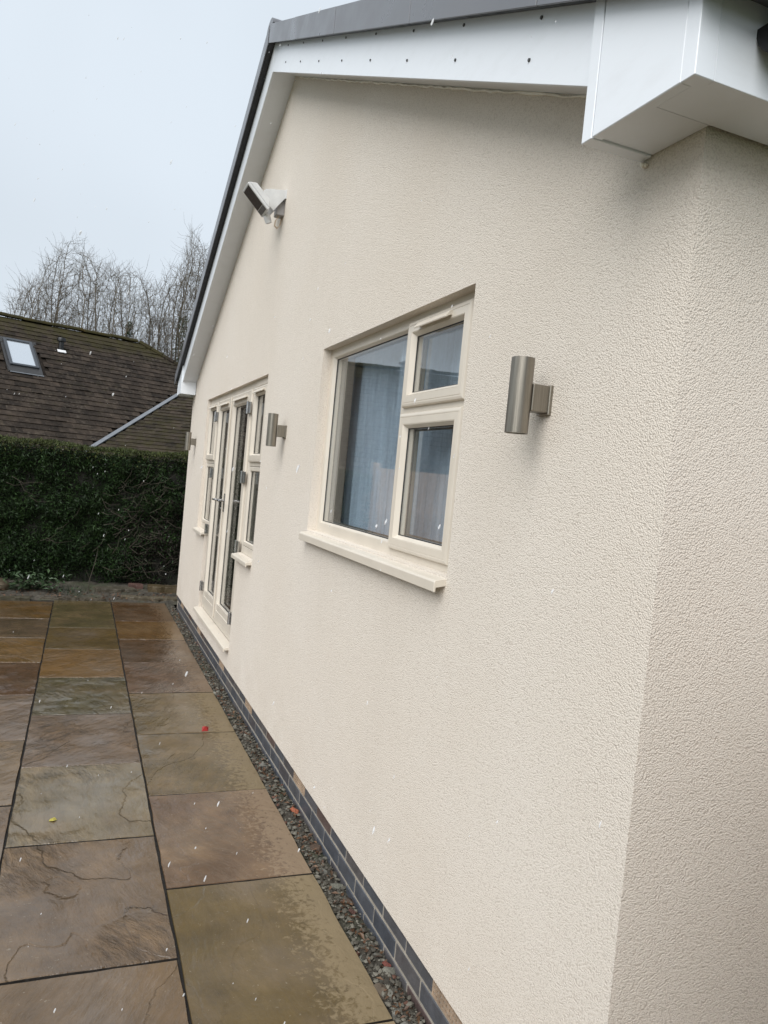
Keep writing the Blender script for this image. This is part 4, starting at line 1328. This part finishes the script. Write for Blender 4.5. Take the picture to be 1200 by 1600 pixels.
vis.sort(key=lambda t_: np.linalg.norm(np.mean(t_[1], 0) - camp))
near = {id(slopeM): 0, id(slopeW): 0}
single, mass = [], {id(slopeM): [], id(slopeW): []}
for t_ in vis:
    k = id(t_[0])
    if len(single) < 296:
        single.append(t_)
    else:
        mass[k].append(t_)
for t_ in hid: mass[id(t_[0])].append(t_)
for par, vs, sh in single:
    o = raw_mesh('roof_tile', vs, TF, 'tile' if par is slopeM else 'tile_mossy', par, [sh] * 8)
for par in (slopeM, slopeW):
    L = mass[id(par)]
    if L:
        V = np.concatenate([np.array(t_[1]) for t_ in L]); n = len(L)
        Fq = (np.arange(n)[:, None, None] * 8 + np.array(TF)[None]).reshape(-1, 4)
        o = raw_mesh('roof_tiles', V, Fq, 'tile' if par is slopeM else 'tile_mossy', par, np.repeat([t_[2] for t_ in L], 8))
        o['kind'] = 'stuff'
# ridge tiles, half round
a = -9.0
while a < hip_e(RIDGE) - .1:
    l = .44
    b = MB()
    up = np.array([0, 0, 1.0])
    j = rr.uniform(-.012, .012)
    ringpts = []
    big = 1.25 if rr.random() < .18 else 1.0
    for q in (a, a + l):
        base = onM(q, RIDGE, -.02) + up * (.015 + j)
        ringpts.append([base + n1 * (.13 * math.cos(math.pi * k / 8)) + up * (.10 * big * math.sin(math.pi * k / 8)) for k in range(9)])
    n = 9
    vs = [tuple(q) for q in ringpts[0] + ringpts[1]]
    b.add(vs, [(k, k + 1, k + 1 + n, k + n) for k in range(n - 1)] + [tuple(range(n)), tuple(range(2 * n - 1, n - 1, -1))])
    o = b.build('ridge_tile', 'tile', nb)
    a += l + .006
for k in range(6):                                       # hip tiles
    b0 = RIDGE - k * .30
    if b0 < .6: break
    q0_, q1_ = onM(hip_e(b0), b0, 0), onM(hip_e(b0 - .29), b0 - .29, 0)
    b = MB(); b.tube([tuple(q0_), tuple(q1_)], [.085, .10], 8)
    b.build('hip_tile', 'tile', nb)
b = MB()                                                  # lead valley
for q in (0,):
    d = (V2 - V1) / np.linalg.norm(V2 - V1)
    sd_ = np.cross(d, (k1 + k2) / 2); sd_ /= np.linalg.norm(sd_)
    up = (k1 + k2) / 2
    a0, a1 = V1 - d * .5 + up * .03, V2 + d * .9 + up * .03
    vs = [a0 - sd_ * .055, a0 + sd_ * .055, a1 + sd_ * .055, a1 - sd_ * .055]
    b.add([tuple(v) for v in vs] + [tuple(v + up * .035) for v in vs], [(0, 3, 2, 1), (4, 5, 6, 7), (0, 1, 5, 4), (1, 2, 6, 5), (2, 3, 7, 6), (3, 0, 4, 7)])
b.build('valley_flashing', 'lead_flashing', nb)
# roof window
def slabM(a0, a1, b0, b1, c0, c1):
    return hexa([onM(a0, b0, c0), onM(a1, b0, c0), onM(a1, b1, c0), onM(a0, b1, c0), onM(a0, b0, c1), onM(a1, b0, c1), onM(a1, b1, c1), onM(a0, b1, c1)])
b = MB()
b.add(*slabM(-.385, -.305, -.655, .665, 0, .10)); b.add(*slabM(.305, .385, -.655, .665, 0, .10))
b.add(*slabM(-.304, .304, .575, .665, 0, .105)); b.add(*slabM(-.304, .304, -.655, -.575, 0, .095))
rw = b.build('roof_window', 'anthracite', nb, .008)
b = MB(); b.add(*slabM(-.303, .303, -.574, .574, .03, .072)); b.build('pane', 'skyglass', rw)
b = MB(); b.add(*slabM(-.44, .44, -.95, -.66, .030, .050)); b.add(*slabM(-.46, -.39, -.94, .66, -.0, .028)); b.add(*slabM(.39, .46, -.94, .66, .0, .028)); b.add(*slabM(-.53, .53, .67, .80, .0, .028))
b.build('flashing', 'flashing_dark', rw)
b = MB(); b.add(*slabM(-.42, .46, -.985, -.955, .036, .050)); b.build('lead_apron', 'lead_flashing', rw)
# roof terminal
b = MB()
c = onM(1.22, .66, .03)
b.lathe(tuple(c), [(.075, 0), (.075, .22), (.12, .23), (.125, .30), (.11, .34), (.0, .35)], 14)
vt = b.build('roof_vent', 'black_plastic', nb, 0, True)
b = MB(); b.add(*slabM(1.10, 1.34, .47, .60, .035, .055)); b.build('flashing', 'white_flash', vt)
# chimney at the out-of-frame end
b = MB(); q = onM(-5.45, RIDGE)
b.box(q[0] - .27, q[0] + .27, q[1] - .25, q[1] + .25, 5.0, 5.88); b.box(q[0] - .31, q[0] + .31, q[1] - .29, q[1] + .29, 5.88, 5.95)
b.build('chimney', 'house_brick', nb)

# ================================================================== bare trees
def tree(name, base, label, seed, cz, rad, stems, n_pts, ivy=None, z0=0.0, twig=0.0058):
    """branches creep towards points spread through a dome shaped crown, then fine twigs are added"""
    rg = np.random.default_rng(seed)
    rr = random.Random(seed)
    o = thing(name, base, label, 'tree', 'bare trees behind the roof')
    bx, by, _ = base
    u = rg.normal(0, 1, (n_pts, 3)); u /= np.linalg.norm(u, axis=1, keepdims=True)
    r3 = rg.uniform(0.12, 1, n_pts) ** (1 / 2.4)
    lump = 1 + .07 * np.sin(u[:, 0] * 7 + seed) + .05 * np.sin(u[:, 2] * 9 + u[:, 0] * 5)
    A = np.array([bx, by, cz]) + u * r3[:, None] * lump[:, None] * np.array(rad)
    A = A[A[:, 2] > 3.0]
    pos, par = [], []
    for k in range(stems):
        a = 6.28 * k / stems + rr.uniform(-.4, .4)
        ln = rr.uniform(.25, 1.2)
        prev = -1
        n = 13
        for i in range(n):
            tt = i / (n - 1)
            h = tt * (cz * .72) * rr.uniform(.98, 1.0)
            q = (bx + math.cos(a) * (.15 + ln * rad[0] * .66 * tt ** 1.2) + rr.uniform(-.05, .05), by + math.sin(a) * (.15 + ln * rad[1] * .66 * tt ** 1.2) + rr.uniform(-.05, .05), h)
            pos.append(q); par.append(prev); prev = len(pos) - 1
    pos = np.array(pos); par = list(par)
    alive = np.ones(len(A), bool)
    best = np.full(len(A), 1e9); bid = np.zeros(len(A), int)
    new = np.arange(len(pos))
    STEP = .16
    for it in range(75):
        for c0 in range(0, len(new), 400):
            idx = new[c0:c0 + 400]
            d = np.linalg.norm(A[:, None, :] - pos[idx][None], axis=2)
            m_ = d.min(1); w = m_ < best
            best[w] = m_[w]; bid[w] = idx[d.argmin(1)[w]]
        alive &= best > .15
        up_ = A[:, 2] - pos[bid, 2] > -.30 * best
        act = alive & (best < 3.0) & up_
        if not act.any(): break
        dirs = np.zeros((len(pos), 3))
        v = A[act] - pos[bid[act]]
        v /= np.linalg.norm(v, axis=1, keepdims=True)
        np.add.at(dirs, bid[act], v)
        src = np.unique(bid[act])
        dv = dirs[src] + rg.normal(0, .18, (len(src), 3)); dv[:, 2] += .16
        dv /= np.maximum(np.linalg.norm(dv, axis=1, keepdims=True), 1e-6)
        base_i = len(pos)
        pos = np.concatenate([pos, pos[src] + dv * STEP])
        par += list(src)
        new = np.arange(base_i, len(pos))
    par = np.array(par)
    n = len(pos)
    w = np.zeros(n); kids = np.zeros(n, int)
    for i in range(n - 1, -1, -1):
        if kids[i] == 0: w[i] += 1
        if par[i] >= 0:
            w[par[i]] += w[i]; kids[par[i]] += 1
    R_ = np.maximum(twig * w ** .42, twig)
    P0, P1, R0, R1 = [], [], [], []
    seg = np.where(par >= 0)[0]
    P0 = pos[par[seg]]; P1 = pos[seg]; R0 = np.minimum(R_[par[seg]], R_[seg] * 1.5); R1 = R_[seg]
    # fine twigs on every slender branch
    thin = seg[R_[seg] < .022]
    tw = np.repeat(thin, 2)
    d0 = pos[tw] - pos[par[tw]]; d0 /= np.linalg.norm(d0, axis=1, keepdims=True)
    dt = d0 + rg.normal(0, .55, d0.shape); dt[:, 2] += .25
    dt /= np.linalg.norm(dt, axis=1, keepdims=True)
    lt = rg.uniform(.18, .58, len(tw))[:, None]
    T0 = pos[tw]; T1 = T0 + dt * lt
    dt2 = dt + rg.normal(0, .4, dt.shape); T2 = T1 + dt2 * lt * .5
    def tubes(a, b, ra, rb, k):
        d = b - a; d /= np.maximum(np.linalg.norm(d, axis=1, keepdims=True), 1e-6)
        e = np.cross(d, np.where(np.abs(d[:, 2:3]) < .9, np.array([[0, 0, 1.0]]), np.array([[1.0, 0, 0]])))
        e /= np.linalg.norm(e, axis=1, keepdims=True); f = np.cross(d, e)
        V = []
        for (q, rr_) in ((a, ra), (b, rb)):
            for j in range(k):
                t_ = 2 * np.pi * j / k
                V.append(q + (e * np.cos(t_) + f * np.sin(t_)) * rr_[:, None])
        V = np.stack(V, 1).reshape(-1, 3)
        idx = np.arange(len(a))[:, None] * 2 * k
        F = np.concatenate([idx + np.array([j, (j + 1) % k, k + (j + 1) % k, k + j]) for j in range(k)], 0)
        return V, F
    big = R1 > .05
    V, F = tubes(P0[big], P1[big], R0[big], R1[big], 7)
    raw_mesh('trunk', V, F, 'bark', o, rg.uniform(.2, .7, len(V)), smooth=True)
    s_ = ~big
    V1_, F1_ = tubes(P0[s_], P1[s_], R0[s_], R1[s_], 4)
    ft = np.full(len(T0), twig * .75)
    V2_, F2_ = tubes(T0, T1, ft, ft * .8, 3)
    V3_, F3_ = tubes(T1, T2, ft * .8, ft * .45, 3)
    V = np.concatenate([V1_, V2_, V3_])
    F = np.concatenate([F1_, F2_ + len(V1_), F3_ + len(V1_) + len(V2_)])
    raw_mesh('crown', V, F, 'bark', o, rg.uniform(.2, .9, len(V)), smooth=True)
    if ivy:
        Ps = []
        for (x, y, z0_, z1_, wd) in ivy:
            m_ = 700
            zq = rg.uniform(z0_, z1_, m_)
            Ps.append(np.stack([x + rg.normal(0, wd, m_) * (1.2 - (zq - z0_) / (z1_ - z0_) * .7), y + rg.normal(0, wd, m_), zq], 1))
        P = np.concatenate(Ps)
        V, Fq, sh = sprays(len(P), seed, P, np.tile([0, -.5, .1], (len(P), 1)), .13)
        raw_mesh('ivy', V, Fq, 'ivy', o, sh)['kind'] = 'stuff'
    return o
tree('bare_tree', (-1.35, 33.5, 0.0), 'wide many stemmed leafless tree rising behind the middle of the tiled roof', 4, 4.7, (3.75, 2.4, 5.15), 18, 8000,
     [(0.15, 33.0, 4.5, 7.3, .13), (0.62, 33.1, 4.3, 6.6, .14)])
tree('bare_tree', (2.75, 33.0, 0.0), 'leafless tree with ivy clad trunk half hidden by the white bargeboard', 9, 6.6, (1.8, 1.9, 4.5), 9, 3800,
     [(2.25, 32.6, 5.0, 7.8, .17), (1.75, 32.8, 4.2, 5.6, .12)])

# ================================================================== sleet in the air
b = MB()
for k in range(1300):
    d = 1.6 + 8.8 * random.random() ** 1.2
    th = random.uniform(-.62, 1.05)
    az = math.atan2(f_.x, f_.y) + th - .2
    x, y = -1.2 + d * math.sin(az), d * math.cos(az)
    if x > -0.05 and y > 1.0: continue
    z = random.uniform(0.05, 1.8 + .75 * d)
    rad = random.choice((.0011, .0013, .0015, .0018, .0022, .0028))
    b.blob((x, y, z), rad, k, (1, 1, random.uniform(1.4, 4.0)), .3)
V = np.array(b.v)
ax = np.repeat(V.reshape(-1, 12, 3).mean(1), 12, 0)
V[:, 0] += (V[:, 2] - ax[:, 2]) * .28                      # falling on a slant
tag(raw_mesh('snow', V, np.array(b.f), 'snow'), 'wet snowflakes falling through the air over the patio', None, None, 'stuff')

for o in scene.objects:
    if '_o' in o: del o['_o']
